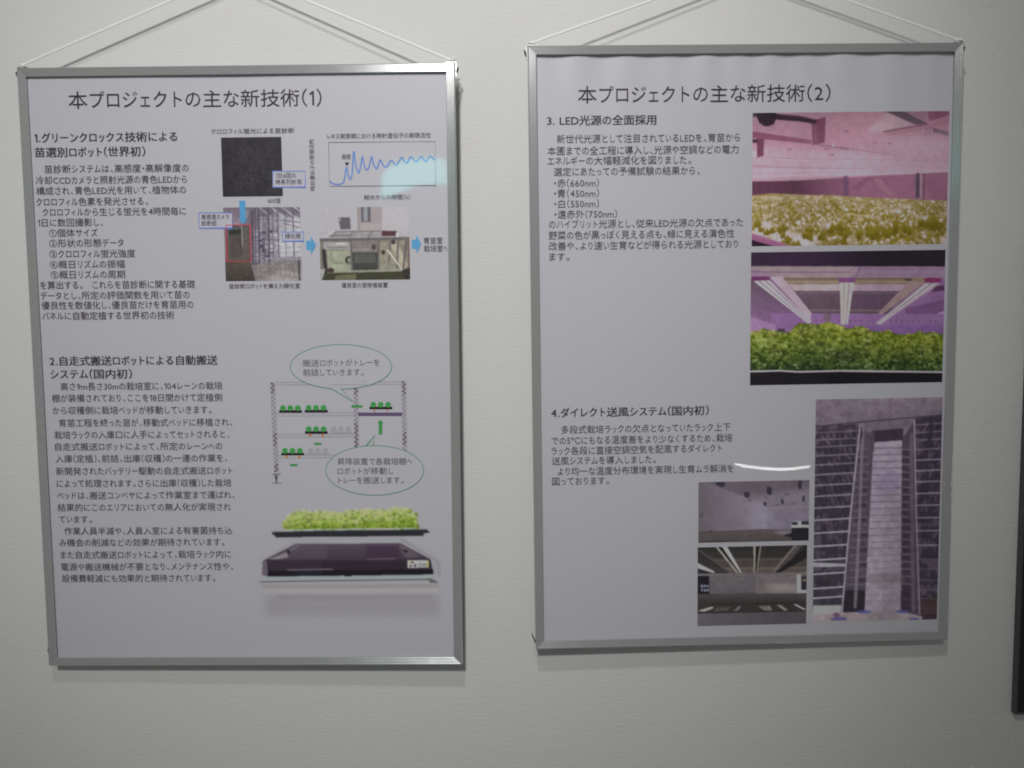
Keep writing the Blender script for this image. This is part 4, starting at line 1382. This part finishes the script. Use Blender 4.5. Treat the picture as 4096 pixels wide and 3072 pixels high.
LOW = ((-38.125, 0.17196, -0.0041), (268.759, -0.00072, -0.17499))
sheet_l.photo(paint_tray_robot(), (-38.125 + .17196 * 255 - .0041 * 645, 268.759 - .00072 * 1067 - .17499 * 1140, -38.125 + .17196 * 1880 - .0041 * 645, 268.759 - .00072 * 1067 - .17499 * 150), (150, 149, 155))
sheet_l.text(lettering, 'C', 'ITOH', 247.0, 258.5, 151.2, em=5.2)
sheet_l.text(lettering, 'C', 'DENKI', 247.0, 260.5, 146.6, em=5.2)

# ---- right poster print
for st, t, u0, u1, v in TEXT_RIGHT:
    sheet_r.text(lettering, st, t, u0, u1, v, em=13.0 if st == 'B' else None)
sheet_r.photo(paint_pink_shelf(), (10.2, 589.5, 294.5, 777.9), (160, 159, 165))
sheet_r.photo(paint_purple_lettuce(), (9.4, 388.1, 293.7, 580.9), (150, 149, 155))
sheet_r.photo(paint_white_room(), (-66.1, 155.0, 99.0, 246.1), (143, 142, 147))
sheet_r.photo(paint_dark_shelf(), (-67.1, 28.0, 96.9, 148.2), (138, 137, 142))
sheet_r.photo(paint_tall_racks(), (106.8, 30.0, 295.1, 365.7), (136, 135, 140))

# ------------------------------------------------------------------ black framed board at the right end of the wall
M_BLACK = principled('black_board_face', (0.012, 0.012, 0.014), rough=0.35)
M_EDGE = principled('dark_grey_frame', (0.085, 0.08, 0.085), rough=0.5)
board = bpy.data.objects.new('black_board', None)
col.objects.link(board)
board.matrix_world = Matrix.Translation((1.0231, 0.0015, 0.8980)) @ Matrix.Rotation(math.radians(0.46), 4, 'Y')
tag(board, 'black board with dark grey frame, mounted beside the poster titled (2)', 'board')
prof = [(0, 10.4), (0, .6), (.6, 0), (2.6, 0), (3.2, .6), (3.2, 4.0), (2.0, 4.0), (2.0, 10.4)]
build_rails(board, 525.0, 720.0, prof, M_EDGE)
v, f = box_data(-.2600, .0012, .0027, .2600, .0100, .7173)
mesh_object('board_face', v, f, M_BLACK, board)

# ------------------------------------------------------------------ unseen glowing shapes, added for the reflections in the cover sheets


def emitter(name, color, strength):
    m = bpy.data.materials.new(name)
    m.use_nodes = True
    nt = m.node_tree
    nt.nodes.clear()
    e = nt.nodes.new('ShaderNodeEmission')
    e.inputs['Color'].default_value = (*color, 1)
    e.inputs['Strength'].default_value = strength
    o = nt.nodes.new('ShaderNodeOutputMaterial')
    nt.links.new(e.outputs[0], o.inputs[0])
    m.cycles.emission_sampling = 'NONE'      # far too faint to light the wall; seen only mirrored
    return m


tp = [(1.1131, -2.4, .8295), (1.1414, -2.4, .8225), (1.1709, -2.4, .8154), (1.2416, -2.4, .8041), (1.3243, -2.4, .796), (1.3951, -2.4, .7976), (1.4658, -2.4, .8063)]
lt_root = bpy.data.objects.new('light_tube', None)  # unseen lamp; its bend is shaped to give the curved streak in the cover
col.objects.link(lt_root)
lt_root.location = tp[3]
tag(lt_root, 'thin white light tube, unseen, bent to reflect as a curved streak in the cover of poster (2)', 'lamp')
loc = [Vector(p) - Vector(tp[3]) for p in tp]
v, f = tube_data(loc, [.0036, .0048, .0056, .0060, .0060, .0054, .0042], 12)
mesh_object('glowing_tube', v, f, emitter('tube_light', (1.0, 0.98, 0.95), 17.0), lt_root, smooth=True)
for p, q in ((loc[0], loc[1]), (loc[-1], loc[-2])):
    t = (p - q).normalized()
    v, f = tube_data([p - t * .001, p + t * .012], [.0085, .0085], 10)
    mesh_object('end_cap', v, f, M_STEEL, lt_root)

gp = [(-0.6452, 2.0653), (-0.6417, 2.1097), (-0.6354, 2.154), (-0.6269, 2.176), (-0.6038, 2.1911), (-0.5808, 2.2028), (-0.5465, 2.2177), (-0.4953, 2.2278), (-0.4444, 2.2319), (-0.3992, 2.2327), (-0.3654, 2.2277), (-0.3488, 2.2153), (-0.3434, 2.1987), (-0.342, 2.1545), (-0.3428, 2.1158), (-0.4017, 2.114), (-0.4641, 2.1112), (-0.5269, 2.0923), (-0.5727, 2.0753), (-0.6072, 2.0614), (-0.6389, 2.0474)]
gs = bpy.data.objects.new('glare_panel', None)  # added glowing shape, outlined to give the cyan glare beside the graph
col.objects.link(gs)
gs.location = (-.5, -2.4, 2.05)
tag(gs, 'unseen pale cyan lit sign mirrored in the cover of poster (1) beside the graph', 'panel')
n = len(gp)
lo = [(x + .5, 0.0, z - 2.05) for x, z in gp]
mesh_object('lit_face', lo, [tuple(range(n))], emitter('cyan_light', (0.22, 1.0, 0.94), 5.6), gs)
bk = [(x + .5, y, z - 2.05) for y in (-.001, -.03) for x, z in gp]
mesh_object('panel_case', bk, [tuple(range(n)), tuple(range(n, 2 * n))[::-1]] + [(k, (k + 1) % n, n + (k + 1) % n, n + k) for k in range(n)], M_BOARD, gs)
